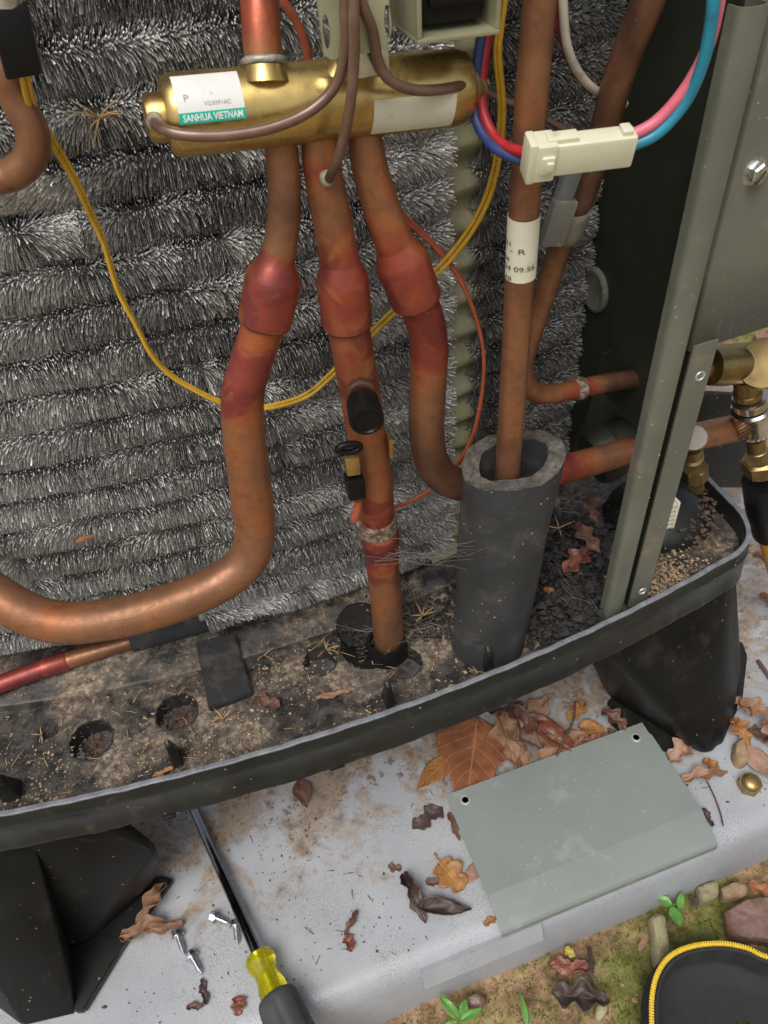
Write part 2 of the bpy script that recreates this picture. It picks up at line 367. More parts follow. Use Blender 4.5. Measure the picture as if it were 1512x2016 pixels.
def lathe(name, prof, A, axis, mat, parent=None, seg=24, smooth=40, tint=None, ref=None, hexa=None, kind=None):
    """prof: list of (distance along axis, radius) ; hexa = set of profile rows drawn six-sided"""
    ax = unit(axis); ref = np.array([0, 0, 1.]) if ref is None else np.array(ref, float)
    if abs(ref@ax) > .9: ref = np.array([0, -1., 0])
    u = unit(ref-ax*(ref@ax)); v = np.cross(ax, u); vs, fs = [], []
    for i, (d, r) in enumerate(prof):
        for k in range(seg):
            th = 2*math.pi*k/seg; q = r
            if hexa and i in hexa: q = r*math.cos(math.pi/6)/math.cos((th % (math.pi/3))-math.pi/6)
            vs.append(np.asarray(A)+ax*d+q*(math.cos(th)*u+math.sin(th)*v))
    for i in range(len(prof)-1):
        for k in range(seg):
            a = i*seg+k; b = i*seg+(k+1) % seg; fs.append((a, b, b+seg, a+seg))
    fs.append(tuple(range(seg))[::-1]); fs.append(tuple((len(prof)-1)*seg+k for k in range(seg)))
    o = pyd(name, vs, fs, mat, parent, smooth, kind)
    if tint is not None:
        at = o.data.attributes.new('tint', 'FLOAT', 'POINT'); at.data.foreach_set('value', np.full(len(vs), tint, np.float32))
    return o
def box(name, c, ax, ay, az, size, mat, parent=None, bev=.0006, kind=None, taper=1., seg=2):
    """box with centre c, axes ax/ay/az, full size; taper scales the +z end"""
    ax, ay, az = unit(ax), unit(ay), unit(az); bm = bmesh.new(); vv = []
    for k in (-1, 1):
        s = taper if k > 0 else 1.
        for i, j in ((-1, -1), (1, -1), (1, 1), (-1, 1)):
            vv.append(bm.verts.new(np.asarray(c)+ax*size[0]*.5*i*s+ay*size[1]*.5*j*s+az*size[2]*.5*k))
    for f in ((3, 2, 1, 0), (4, 5, 6, 7), (0, 1, 5, 4), (1, 2, 6, 5), (2, 3, 7, 6), (3, 0, 4, 7)): bm.faces.new([vv[q] for q in f])
    bmesh.ops.recalc_face_normals(bm, faces=bm.faces)
    if bev: bmesh.ops.bevel(bm, geom=bm.edges[:], offset=bev, segments=seg, affect='EDGES', profile=.6)
    return bmo(name, bm, mat, parent, 35, kind)
def hull(name, pts, mat, parent=None, bev=.004, seg=3, smooth=45):
    bm = bmesh.new()
    for p in pts: bm.verts.new(p)
    r = bmesh.ops.convex_hull(bm, input=bm.verts[:])
    bmesh.ops.delete(bm, geom=[g for g in r['geom_interior'] if isinstance(g, bmesh.types.BMVert)], context='VERTS')
    bmesh.ops.dissolve_limit(bm, angle_limit=.05, verts=bm.verts[:], edges=bm.edges[:])
    if bev: bmesh.ops.bevel(bm, geom=bm.edges[:], offset=bev, segments=seg, affect='EDGES', profile=.5)
    return bmo(name, bm, mat, parent, smooth)
def sheet2d(outer, holes, extrude):
    """flat plate with round openings, as vertices and faces (z = 0 in the middle)"""
    cu = bpy.data.curves.new('plate', 'CURVE'); cu.dimensions = '2D'; cu.fill_mode = 'BOTH'; cu.extrude = extrude
    for poly in [outer]+holes:
        s = cu.splines.new('POLY'); s.points.add(len(poly)-1)
        for q, p in zip(s.points, poly): q.co = (p[0], p[1], 0, 1)
        s.use_cyclic_u = True
    o = bpy.data.objects.new('plate', cu); me = bpy.data.meshes.new_from_object(o)
    v = np.array([x.co[:] for x in me.vertices]); f = [tuple(p.vertices) for p in me.polygons]
    bpy.data.objects.remove(o); bpy.data.curves.remove(cu); bpy.data.meshes.remove(me); return v, f
def circ(c, r, n=28, ry=None): return [(c[0]+r*math.cos(2*math.pi*k/n), c[1]+(ry or r)*math.sin(2*math.pi*k/n)) for k in range(n)]
def text_mesh(s, bold=0.):
    cu = bpy.data.curves.new('txt', 'FONT'); cu.body = s; cu.resolution_u = 3; cu.offset = bold
    o = bpy.data.objects.new('txt', cu); me = bpy.data.meshes.new_from_object(o)
    v = np.array([x.co[:] for x in me.vertices]); f = [tuple(p.vertices) for p in me.polygons]
    bpy.data.objects.remove(o); bpy.data.curves.remove(cu); bpy.data.meshes.remove(me)
    lo, hi = v.min(0), v.max(0); v = (v-lo)/np.maximum(hi-lo, 1e-9); return v, f, (hi-lo)[0]/(hi-lo)[1]
class Cyl:
    """surface coordinates (s along the axis, th round it) on a pipe"""
    def __init__(self, A, B, r):
        self.A = np.array(A); self.ax = unit(np.array(B)-A); self.r = r
        q = CAM-self.A; self.e1 = unit(q-self.ax*(q@self.ax)); self.e2 = np.cross(self.ax, self.e1)
    def hit(self, px, py):
        d = ray(px, py); o = CAM-self.A
        d2 = d-self.ax*(d@self.ax); o2 = o-self.ax*(o@self.ax)
        a, b, c = d2@d2, 2*d2@o2, o2@o2-self.r**2; D = b*b-4*a*c
        t = (-b-math.sqrt(max(D, 0)))/(2*a); p = CAM+d*t-self.A
        return p@self.ax, math.atan2(p@self.e2, p@self.e1)
    def pt(self, s, th, h=0): return self.A+self.ax*s+(self.r+h)*(math.cos(th)*self.e1+math.sin(th)*self.e2)
    def patch(self, name, s0, s1, t0, t1, h, mat, parent, n=14, shear=0):
        vs, fs = [], []
        for i in range(n+1):
            for j in range(2):
                th = t0+(t1-t0)*i/n; vs.append(self.pt(s0+(s1-s0)*j+shear*i/n, th, h))
        for i in range(n): fs.append((2*i, 2*i+1, 2*i+3, 2*i+2))
        k = len(vs)
        # real thickness: a second skin just under the first and a rim
        vs += [np.asarray(v) for v in vs]
        for i in range(n+1):
            for j in range(2):
                th = t0+(t1-t0)*i/n; vs[k+2*i+j] = self.pt(s0+(s1-s0)*j+shear*i/n, th, h*.3)
        edge = [2*i for i in range(n+1)]+[2*i+1 for i in range(n, -1, -1)]
        for a, b in zip(edge, edge[1:]+edge[:1]): fs.append((a, b, b+k, a+k))
        return pyd(name, vs, fs, mat, parent, 40)
    def text(self, name, s, s0, s1, ta, tb, h, mat, parent, bold=0, along='s'):
        """text filling s0..s1 by ta (bottom)..tb (top); along = 'th' runs round the pipe"""
        v, f, _ = text_mesh(s, bold); out = []
        for x, y, _z in v:
            if along == 's': out.append(self.pt(s0+(s1-s0)*x, ta+(tb-ta)*y, h))
            else: out.append(self.pt(s0+(s1-s0)*y, ta+(tb-ta)*x, h))
        return pyd(name, out, f, mat, parent, False)
def chips(name, pts, sizes, mat, label, cat, flat=.5, kind='stuff', parent=None, seed=1):
    """a scatter of small irregular grains in one mesh"""
    rg = np.random.default_rng(seed)
    base = np.array([[1, 0, 0], [-1, 0, 0], [0, 1, 0], [0, -1, 0], [0, 0, 1], [0, 0, -1]], float)
    fc = np.array([[0, 2, 4], [2, 1, 4], [1, 3, 4], [3, 0, 4], [2, 0, 5], [1, 2, 5], [3, 1, 5], [0, 3, 5]])
    V, Fs = [], []
    for i, (p, s) in enumerate(zip(pts, sizes)):
        b = base*(rg.uniform(.5, 1.2, (6, 1)))*np.array([rg.uniform(.5, 1.3), rg.uniform(.5, 1.3), flat])*s
        a = rg.uniform(0, 6.28); c, q = math.cos(a), math.sin(a)
        b = b@np.array([[c, q, 0], [-q, c, 0], [0, 0, 1]]); V.append(b+p); Fs.append(fc+6*i)
    V = np.concatenate(V); Fs = np.concatenate(Fs)
    o = pyd(name, V, [tuple(map(int, q)) for q in Fs], mat, parent, False, kind)
    if label: tag(o, label, cat)
    return o
def strands(name, lines, r, mat, label=None, cat=None, seg=4, kind='stuff', parent=None):
    V, Fs = [], []
    for ln in lines:
        rr = np.linspace(r, r*.4, len(ln)); v, f = tube_data(ln, rr, seg, True); k = len(V); V += v; Fs += [tuple(q+k for q in t) for t in f]
    o = pyd(name, V, Fs, mat, parent, True, kind)
    if label: tag(o, label, cat)
    return o

# ================================================================== GROUND AND PAD
GZ = -.058
def ground():
    def h(x, y):
        a = mnoise.fractal(Vector((x*14, y*14, 3.1)), 1., 2., 5)*.006+mnoise.fractal(Vector((x*60, y*60, 1.7)), 1., 2., 4)*.0028
        return GZ+a-.004+min(.03, max(0, (y-.5))*.02)
    xs = np.concatenate([[-60, -12, -3, -1], np.linspace(-.35, 1.0, 260), [1.4, 2, 4, 12, 60]])
    ys = np.concatenate([[-60, -12, -3, -.8], np.linspace(-.12, .16, 110), np.linspace(.2, 1.4, 60), [2, 4, 12, 60]])
    vs = [(x, y, h(x, y) if abs(x) < 1.2 and -.3 < y < 1.5 else GZ) for y in ys for x in xs]; nx = len(xs)
    fs = [(j*nx+i, j*nx+i+1, (j+1)*nx+i+1, (j+1)*nx+i) for j in range(len(ys)-1) for i in range(nx-1)]
    return tag(pyd('ground', vs, fs, 'soil'), 'damp orange brown soil with patches of green moss', None, None, 'structure'), h
gr, gh = ground()
PADX0, PADX1, PADY1 = -.62, .66, 1.05
def pad():
    t = thing('equipment_pad', 'pale grey plastic equipment pad with rounded front edge, stained brown under the unit', 'pad', (0, .5, 0))
    prof = [(.1435, -.09), (.1455, -.05), (.148, -.03), (.1505, -.016), (.153, -.008), (.1565, -.0035), (.1615, -.0008), (.168, 0)]
    xs = np.linspace(PADX0, PADX1, 60); vs, fs = [], []
    prof = prof+[(y, 0) for y in np.linspace(.2, PADY1, 20)]+[(PADY1+.01, -.09)]
    for x in xs:
        for y, z in prof: vs.append((x, y+.0006*math.sin(x*23), z))
    m = len(prof)
    for i in range(len(xs)-1):
        for j in range(m-1): fs.append((i*m+j, (i+1)*m+j, (i+1)*m+j+1, i*m+j+1))
    fs.append(tuple(range(m))); fs.append(tuple((len(xs)-1)*m+j for j in range(m))[::-1])
    pyd('slab', vs, fs, 'pad', t, 50)
    # the recessed flat moulded into the edge
    a, b = PZ(822, 1895, -.006), PZ(985, 1832, -.004); y0 = .1462
    v = []
    for x, k in ((a[0], 0), (b[0]+.03, 0)):
        v += [(x, .1525, -.0055), (x, .1465, -.0235)]
    nrm = np.array([0, -.945, .33])
    bm = bmesh.new(); q = [bm.verts.new(np.array(p)+nrm*.0012) for p in (v[0], v[2], v[3], v[1])]; bm.faces.new(q)
    q2 = bmesh.ops.extrude_face_region(bm, geom=bm.faces[:]); bmesh.ops.translate(bm, verts=[g for g in q2['geom'] if isinstance(g, bmesh.types.BMVert)], vec=-nrm*.008)
    bmesh.ops.recalc_face_normals(bm, faces=bm.faces); bmo('edge_strip', bm, 'pad', t, False)
pad()

# ================================================================== BASE PAN
ZR, ZF = .19, .172
def rim_y(x): return .2385+.39*(x-.05)**2
def rim_path():
    p = [(-.262, .42), (-.262, .33)]+[(-.255, .300)]+[(x, rim_y(x)) for x in np.linspace(-.235, .327, 34)]+[(.340, .2765), (.349, .289), (.3525, .306), (.353, .34), (.353, .62)]
    return np.array(p)
def base_pan():
    t = thing('base_pan', 'black moulded plastic base of the heat pump with curved rim, legs and dirt covered floor', 'base pan', (.05, .3, 0))
    path, _ = spline(np.c_[rim_path(), np.zeros(len(rim_path()))], None, 4)
    T = np.gradient(path, axis=0); T /= np.linalg.norm(T, axis=1)[:, None]; N = np.c_[T[:, 1], -T[:, 0], 0*T[:, 0]]
    prof = [(-.0030, ZF-.002), (-.0030, ZR-.0012), (0, ZR-.0012), (.0009, ZR-.0105), (.0020, ZR-.0118), (.0016, ZR-.0128), (.0024, ZR-.0320), (.0030, ZR-.0338), (.0032, ZR-.0365), (.0012, ZR-.0375), (-.0028, ZR-.030)]
    vs, fs = [], []; m = len(prof)
    for i in range(len(path)):
        wob = .0004*math.sin(i*.7)+.0003*math.sin(i*1.9)
        for k, (o, z) in enumerate(prof):
            vs.append(path[i]+N[i]*(o+wob*.5)+np.array([0, 0, z + (.0006*math.sin(i*.45)+.0002*math.sin(i*2.3) if k in (7, 8, 9) else 0)]))
    for i in range(len(path)-1):
        for k in range(m): fs.append((i*m+k, (i+1)*m+k, (i+1)*m+(k+1) % m, i*m+(k+1) % m))
    pyd('rim', vs, fs, 'black_plastic', t, 40)
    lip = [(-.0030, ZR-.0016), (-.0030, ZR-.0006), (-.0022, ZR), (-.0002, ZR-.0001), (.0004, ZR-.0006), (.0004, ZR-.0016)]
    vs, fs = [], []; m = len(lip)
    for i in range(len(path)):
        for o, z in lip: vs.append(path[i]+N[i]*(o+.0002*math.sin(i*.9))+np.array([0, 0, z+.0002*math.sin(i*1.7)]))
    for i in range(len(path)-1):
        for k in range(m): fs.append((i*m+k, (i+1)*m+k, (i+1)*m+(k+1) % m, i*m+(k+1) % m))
    pyd('rim_lip', vs, fs, 'sheen_plastic', t, 30)
    holes = []
    for px, py, r in ((180, 1458, .0134), (348, 1404, .0132), (630, 1303, .0108), (795, 1306, .0118)):
        c = PZ(px, py, ZF); holes.append([(x+.0005*math.sin(3*k), y+.0005*math.cos(5*k)) for k, (x, y) in enumerate(circ(c[:2], r, 30))])
    outer = [(q[0]-n[0]*.002, q[1]-n[1]*.002) for q, n in zip(path, N)]
    v, f = sheet2d(outer, holes, .0018); v[:, 2] += ZF-.0018
    pyd('floor', v, f, 'pan', t, False)
    # short walls moulded round each opening
    for hpoly in holes:
        vs, fs = [], []; n = len(hpoly); c = np.mean(hpoly, 0)
        for rr, z in ((1.0, ZF-.012), (1.0, ZF+.0006), (1.07, ZF+.0006), (1.09, ZF-.012)):
            for p in hpoly: vs.append((c[0]+(p[0]-c[0])*rr*.995, c[1]+(p[1]-c[1])*rr*.995, z))
        for k in range(3):
            for i in range(n): fs.append((k*n+i, k*n+(i+1) % n, (k+1)*n+(i+1) % n, (k+1)*n+i))
        pyd('hole_collar', vs, fs, 'rubber', t, 40)
    # moulded pegs standing along the inside of the rim
    for px, py, hgt, wd in ((25, 1575, .027, .011), (352, 1508, .027, .006), (770, 1393, .026, .0062), (962, 1322, .025, .0064)):
        b = PZ(px, py, ZF); b[1] = max(b[1], rim_y(b[0])+.004)
        pts = [(b[0]-wd/2, b[1]-.001, ZF-.001), (b[0]+wd/2, b[1]-.001, ZF-.001), (b[0]-wd/2, b[1]+.012, ZF-.001), (b[0]+wd/2, b[1]+.012, ZF-.001),
               (b[0]-wd*.3, b[1]-.0005, ZF+hgt*.9), (b[0]+wd*.3, b[1]-.0005, ZF+hgt*.9), (b[0]-wd*.22, b[1]+.003, ZF+hgt), (b[0]+wd*.22, b[1]+.003, ZF+hgt)]
        hull('peg', pts, 'black_plastic', t, .0008, 2)
    # raised shelf under the coil, closed behind
    vs, fs = [], []; xs = np.linspace(-.25, .34, 40)
    for x in xs:
        y = .318+.6*(x-.02)**2
        for yy, z in ((y, ZF-.001), (y+.001, ZF+.0055), (y+.003, ZF+.0065), (y+.12, ZF+.0065)): vs.append((x, yy, z))
    for i in range(len(xs)-1):
        for k in range(3): fs.append((i*4+k, (i+1)*4+k, (i+1)*4+k+1, i*4+k+1))
    pyd('coil_shelf', vs, fs, 'pan', t, 40)
    # domed far corner of the pan at the right
    c = PZ(1400, 1035, .186); bm = bmesh.new(); bmesh.ops.create_uvsphere(bm, u_segments=28, v_segments=14, radius=1)
    for vv in bm.verts:
        x, y, z = vv.co; vv.co = (.307+.042*x, .335+.040*y, ZF-.004+.026*max(z, -.3)**1.0)
    bmo('corner_dome', bm, 'black_plastic', t)
    # legs
    zt = ZR-.036
    Lb = [PZ(314, 1668, .11), PZ(321, 1700, .06)]+[PZ(*q, 0) for q in ((302, 1745), (236, 1800), (142, 1885), (-230, 1790))]
    Lc = [PZ(*q, 0) for q in ((146, 1893), (152, 1997), (46, 2022), (-70, 1935), (-230, 1790), (60, 1850))]+[(-.19, rim_y(-.19)+.002, ZR-.036), (-.24, .29, ZR-.036), (-.165, rim_y(-.165)+.006, ZR-.036)]
    Lt = [(-.125, rim_y(-.125)+.003, zt), (-.25, .29, zt), (-.145, .282, zt), (-.15, rim_y(-.15)+.002, zt), (-.2, rim_y(-.2)+.002, zt), (-.24, .38, zt), (-.2, .37, zt), (-.124, .266, zt)]
    lg = hull('leg', Lb+Lt, 'black_leg', t, .005, 4)
    hull('leg_rib', Lc, 'black_leg', lg, .0022, 3)
    def flange(pp, z):
        a = [PZ(*q, z) for q in pp]; bm = bmesh.new(); f = bm.faces.new([bm.verts.new(p) for p in a])
        r = bmesh.ops.extrude_face_region(bm, geom=[f]); bmesh.ops.translate(bm, verts=[g for g in r['geom'] if isinstance(g, bmesh.types.BMVert)], vec=(0, 0, -z+.0005))
        bmesh.ops.recalc_face_normals(bm, faces=bm.faces); bmesh.ops.bevel(bm, geom=bm.edges[:], offset=.0012, segments=2, affect='EDGES'); return bm
    bmo('foot_flange', flange(((312, 1722), (340, 1730), (250, 1850), (164, 1990), (146, 1992), (120, 1880), (222, 1790)), .007), 'black_plastic', t, 40)
    Rb = [PZ(*q, 0) for q in ((1195, 1372), (1330, 1442), (1352, 1470), (1388, 1490), (1420, 1478), (1442, 1425), (1462, 1330))]
    Rt = [(.215, rim_y(.215)+.004, zt), (.26, rim_y(.26)+.003, zt), (.3, rim_y(.3)+.002, zt), (.33, rim_y(.33)+.002, zt), (.349, .29, zt), (.352, .33, zt), (.35, .37, zt), (.22, .36, zt)]
    hull('leg', Rb+Rt, 'black_leg', t, .006, 4)
    bmo('foot_flange', flange(((1196, 1378), (1222, 1362), (1300, 1392), (1345, 1440), (1352, 1468), (1330, 1480), (1250, 1462), (1200, 1420)), .005), 'black_plastic', t, 40)
    bmo('foot_flange', flange(((1440, 1262), (1462, 1262), (1472, 1290), (1462, 1378), (1440, 1420), (1425, 1400)), .005), 'black_plastic', t, 40)
    # stiffening rib down the right leg, worn wet at the foot
    box('drain_boss', (PZ(664, 1510, ZR-.037)+np.array([0, .001, 0])), (1, 0, 0), (0, 1, 0), (0, 0, 1), (.010, .004, .004), 'black_connector', t, .0012)
    box('drain_boss', (PZ(334, 1610, ZR-.037)+np.array([0, .001, 0])), (1, 0, 0), (0, 1, 0), (0, 0, 1), (.008, .004, .004), 'black_connector', t, .0012)
    return t
base_pan()

# ================================================================== FIN COIL
PIT, Z0 = .0205, .1985
def coil_y(x): return .347+.6*(x-.02)**2
def fin_row(k, parent, x0, x1, mat='fin', name='fin_row'):
    zc = Z0+PIT*k
    xs = np.linspace(x0-.004, x1-.003, 26)
    path = np.c_[xs, coil_y(xs), np.full(26, zc)]
    r = tube(name, path, .0042, 'coil_tube' if x0 < .1 else 'coil_dark', parent, seg=8, straight=True)  # right-hand tubes take the darker colour, compartment shade included
    pitch = .00078; nx = int((x1-x0)/pitch); na = 24
    X = np.repeat(x0+np.arange(nx)*pitch, na); n = len(X)
    A = np.tile(np.r_[np.linspace(-1.75, .95, na-3), 1.15, 1.4, 1.65], nx)+rng.normal(0, .03, n)+np.repeat((np.arange(nx) % 2)*.07, na)
    X = X+rng.normal(0, .00016, n)
    Y = coil_y(X); dy = 1.2*(X-.02); Tn = np.c_[np.ones(n), dy, np.zeros(n)]; Tn /= np.linalg.norm(Tn, axis=1)[:, None]
    Nn = np.c_[Tn[:, 1], -Tn[:, 0], np.zeros(n)]; Zn = np.tile([0, 0, 1.], (n, 1))
    D0 = np.cos(A)[:, None]*Nn+np.sin(A)[:, None]*Zn
    # how the spines lean along the tube: slow drift, tangles, splayed seams, one combed swath
    ph = k*1.7
    lean = .13*np.sin(X*37+ph)+.09*np.sin(X*91+2.3*ph)+.05*np.sin(X*210+ph*5)+.06
    lift = .10*np.sin(X*55+ph*3)+.08*np.sin(X*160+ph)
    sc = [-.165+.006*(16-k)*.55+.004*math.sin(k*2.1), .035+.03*math.sin(k*4.7), .105+.02*math.sin(k*3.3+1)]
    am = [.8 if 2 < k < 15 else .3, .5 if k % 3 == 0 else .15, .45 if k % 4 == 1 else .1]
    for s, a in zip(sc, am):
        d = X-s; lean = lean+a*np.tanh(d/.003)*np.exp(-np.abs(d)/.007)
    if k == 14: lean = lean-1.9*np.exp(-((X+.06)/.035)**2)*np.clip(np.sin(A-.2)*-1+.6, 0, 1)
    if k == 0: lean = lean+1.4*np.exp(-((X+.012)/.02)**2)+rng.normal(0, .35, n)*np.exp(-((X+.012)/.02)**2)
    if k in (13, 15): lean = lean+.6*np.sin(X*120)*np.exp(-((X+.04)/.03)**2)
    ends = np.exp(-(x1-X)/.006)*.9-np.exp(-(X-x0)/.006)*.9*(x0 > 0)
    lean = lean+ends+rng.normal(0, .022, n)
    D = D0+Tn*lean[:, None]+Zn*(lift*.5-.26)[:, None]; D /= np.linalg.norm(D, axis=1)[:, None]
    Ln = .0102*(1+rng.normal(0, .045, n)+.05*np.sin(X*75+ph))
    c = np.c_[X, Y, np.full(n, zc)]
    B = c+D0*.0040; Md = B+D*(Ln*.6)[:, None]
    D2 = D+Tn*(rng.normal(0, .035, n)+.1*lean)[:, None]+Zn*rng.normal(-.14, .05, n)[:, None]; D2 /= np.linalg.norm(D2, axis=1)[:, None]
    Tp = Md+D2*(Ln*.4)[:, None]
    Wv = np.cross(D, D0*.2+Tn*rng.normal(.5, .16, n)[:, None]+Zn*rng.normal(0, .10, n)[:, None]); Wv /= np.linalg.norm(Wv, axis=1)[:, None]+1e-9
    wdt = .00034
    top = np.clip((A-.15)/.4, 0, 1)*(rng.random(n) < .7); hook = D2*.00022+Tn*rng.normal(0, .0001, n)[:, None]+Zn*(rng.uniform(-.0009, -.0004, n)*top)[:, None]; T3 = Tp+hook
    V = np.stack([B-Wv*wdt, B+Wv*wdt, Md-Wv*wdt, Md+Wv*wdt, Tp-Wv*wdt, Tp+Wv*wdt, T3-Wv*wdt, T3+Wv*wdt], 1).reshape(-1, 3)
    i = np.arange(n)*8
    Q = np.stack([i, i+1, i+3, i+2, i+2, i+3, i+5, i+4, i+4, i+5, i+7, i+6], 1).reshape(-1)
    me = bpy.data.meshes.new('spines'); me.vertices.add(n*8); me.vertices.foreach_set('co', V.astype(np.float32).ravel())
    me.loops.add(n*12); me.loops.foreach_set('vertex_index', Q.astype(np.int32)); me.polygons.add(n*3)
    me.polygons.foreach_set('loop_start', np.arange(0, n*12, 4, dtype=np.int32)); me.update(calc_edges=True)
    tone = (rng.uniform(.48, .72, n) if x0 < .1 else rng.uniform(-.05, .12, n))*(.8+.2*np.sin(X*30+ph))*(.84+.16*np.sin(X*2600+3*np.sin(X*300+ph)+A*.6)); tv = np.repeat(tone, 8).reshape(n, 8); tv[:, 4:6] += .10; tv[:, 6:] += (.06+.4*top*(x0 < .1))[:, None]; tv[:, :2] -= .12  # right-hand length toned near black: grime and the enclosure's shade in the colour
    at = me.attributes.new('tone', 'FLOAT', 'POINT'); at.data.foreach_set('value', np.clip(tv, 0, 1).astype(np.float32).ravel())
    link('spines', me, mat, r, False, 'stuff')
    return r
def coil():
    t = thing('fin_coil', 'grey aluminium spine fin coil in stacked bristly rows behind the copper pipes', 'coil', (0, .35, ZF))
    NR = 21
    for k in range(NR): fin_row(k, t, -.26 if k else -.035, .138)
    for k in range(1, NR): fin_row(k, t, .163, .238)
    # dark core behind the rows and the bare strip between the two lengths
    xs = np.linspace(-.28, .30, 50); vs = []
    for x in xs: vs += [(x, coil_y(x)+.014, ZF), (x, coil_y(x)+.014, .72), (x, coil_y(x)+.05, .72), (x, coil_y(x)+.05, ZF)]
    fs = [(i*4+k, (i+1)*4+k, (i+1)*4+(k+1) % 4, i*4+(k+1) % 4) for i in range(len(xs)-1) for k in range(4)]
    pyd('core', vs, fs, 'coil_dark', t, False)
    zs = np.linspace(ZF+.004, .70, 260); ws = np.linspace(.128, .172, 9); vs = []
    for z in zs:
        for x in ws:
            ph = 2*math.pi*(z-Z0)/PIT
            vs.append((x, coil_y(x)-.0025-.0030*math.cos(ph)+.0008*mnoise.noise(Vector((x*200, z*90, 0))), z))
    n = len(ws); fs = [(i*n+j, i*n+j+1, (i+1)*n+j+1, (i+1)*n+j) for i in range(len(zs)-1) for j in range(n-1)]
    pyd('end_strip', vs, fs, 'coil_strip', t)
coil()

# ================================================================== CABINET: inner wall, post, side panel
def cabinet():
    # partition running back from the corner post
    t = thing('partition_panel', 'dark olive sheet metal partition inside the cabinet, with a round grey plug', 'panel', (.24, .33, ZF))
    bm = bmesh.new()
    v, f = sheet2d([(.272, ZF+.10), (.300, ZF+.135), (.345, ZF+.135), (.36, ZF+.06), (.52, ZF+.06), (.52, .75), (.272, .75)], [], .0006)
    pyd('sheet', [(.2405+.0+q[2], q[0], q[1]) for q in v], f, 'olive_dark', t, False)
    c = PX(1172, 570, .2395)
    lathe('plug', [(-.001, .0135), (.0012, .0135), (.0022, .0125), (.0024, .011), (.0016, .009), (.0016, .0001)], c, (-1, 0, 0), 'olive_paint', t, 28)
    # floor-standing valve bracket further back, with a rounded opening
    b = thing('valve_bracket', 'olive metal bracket carrying the pipe ends, low behind the corner post', 'bracket', PY(1225, 760, .335))
    A0 = PY(1225, 760, .335)
    outer = [(-.026, -.032), (.034, -.032), (.034, .034), (-.020, .034)]
    v, f = sheet2d(outer, [circ((-.002, .014), .0135, 24)], .0007)
    pyd('plate', [(A0[0]+q[0], .335+q[0]*.08+q[2], A0[2]+q[1]-.004) for q in v], f, 'olive_dark', b, False)
    lathe('pipe_bush', [(0, .017), (.003, .019), (.014, .019), (.016, .016), (.03, .0155), (.03, .013)], PY(1165, 905, .322), (.9, .05, .22), 'olive_dark', b, 28)
    # top cover of the machine, above the picture, put in to darken the interior
    v = [(x, y, z) for z in (.70, .72) for x, y in ((-.30, .325), (.36, .325), (.36, .75), (-.30, .75))]
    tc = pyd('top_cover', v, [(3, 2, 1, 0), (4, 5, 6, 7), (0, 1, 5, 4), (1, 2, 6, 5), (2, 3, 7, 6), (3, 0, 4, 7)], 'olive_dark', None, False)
    tag(tc, 'unseen olive sheet metal top cover of the heat pump above the coil', 'cover')
    cb = pyd('unseen_control_box', [(x, y, z) for z in (.585, .69) for x, y in ((.13, .30), (.345, .30), (.345, .60), (.13, .60))], [(3, 2, 1, 0), (4, 5, 6, 7), (0, 1, 5, 4), (1, 2, 6, 5), (2, 3, 7, 6), (3, 0, 4, 7)], 'olive_dark', None, False)  # added out of view to keep sky light off the right interior
    tag(cb, 'unseen dark olive control box added above the wires to block sky light', 'control box')
    # corner post: rounded strip, dark slot, flange
    p = thing('corner_post', 'olive green painted metal corner post standing on the rim, scratched and dirty', 'post', (.22, .262, ZF))
    zb, zt = ZF+.003, .528
    pl, pr_ = PZ(1180, 1226, ZF), PZ(1224, 1212, ZF)
    dx = unit(pr_-pl); nrm = np.array([dx[1], -dx[0], 0]); wd = np.linalg.norm(pr_-pl)*.80; pl = pl+dx*.0012
    def lean(z): return .0008*(z-ZF)/.33
    def extr(name, prof, z0, z1, mat, nz=30):
        vs, fs = [], []; m = len(prof)
        for i in range(nz+1):
            z = z0+(z1-z0)*i/nz
            for a, b_ in prof: vs.append(pl+dx*(a+lean(z))+nrm*b_+np.array([0, 0, z-ZF]))
        for i in range(nz):
            for k in range(m): fs.append((i*m+k, (i+1)*m+k, (i+1)*m+(k+1) % m, i*m+(k+1) % m))
        fs.append(tuple(range(m))); fs.append(tuple(nz*m+k for k in range(m))[::-1])
        return pyd(name, vs, fs, mat, p, 40)
    arc = [(wd*(.5-.5*math.cos(a)), .0042*math.sin(a)**.7) for a in np.linspace(0, math.pi, 12)]
    inner = [(wd*(.5+.44*math.cos(a)), .0042*math.sin(a)**.7-.0012) for a in np.linspace(0, math.pi, 12)]
    extr('rounded_strip', [(0, -.0045)]+arc+[(wd, -.011), (wd-.001, -.011)]+inner[1:-1]+[(.001, -.0045)], zb, zt, 'olive_paint')
    extr('slot_back', [(wd-.001, -.0125), (wd+.021, -.0125), (wd+.021, -.0135), (wd-.001, -.0135)], zb, .66, 'olive_dark')
    # flange with two screw holes
    fx0, fx1 = wd+.0060, wd+.0200
    zfl = PY(1352, 692, .263)[2]+.003
    hs_ = []
    for px, py in ((1365, 740), (1262, 1165)):
        P_ = None
        for zz in np.linspace(.18, .5, 400):
            q = pl+dx*(fx0+.009+lean(zz))+np.array([0, 0, zz-ZF]); w_ = q-CAM; dd = w_@cd; yy = CY+F*(w_@yd)/dd
            if P_ is None or abs(yy-py) < P_[0]: P_ = (abs(yy-py), zz)
        hs_.append(P_[1])
    extr('flange_return', [(fx0, -.0018), (fx0+.0008, -.0018), (fx0+.0008, -.012), (fx0, -.012)], zb+.004, zfl-.002, 'olive_dark')
    v, f = sheet2d([(fx0, zb+.004), (fx1-.004, zb+.001), (fx1, zb+.006), (fx1, zfl), (fx0, zfl)], [circ((fx0+.0085, z), .0019, 16, .0022) for z in hs_], .0006)
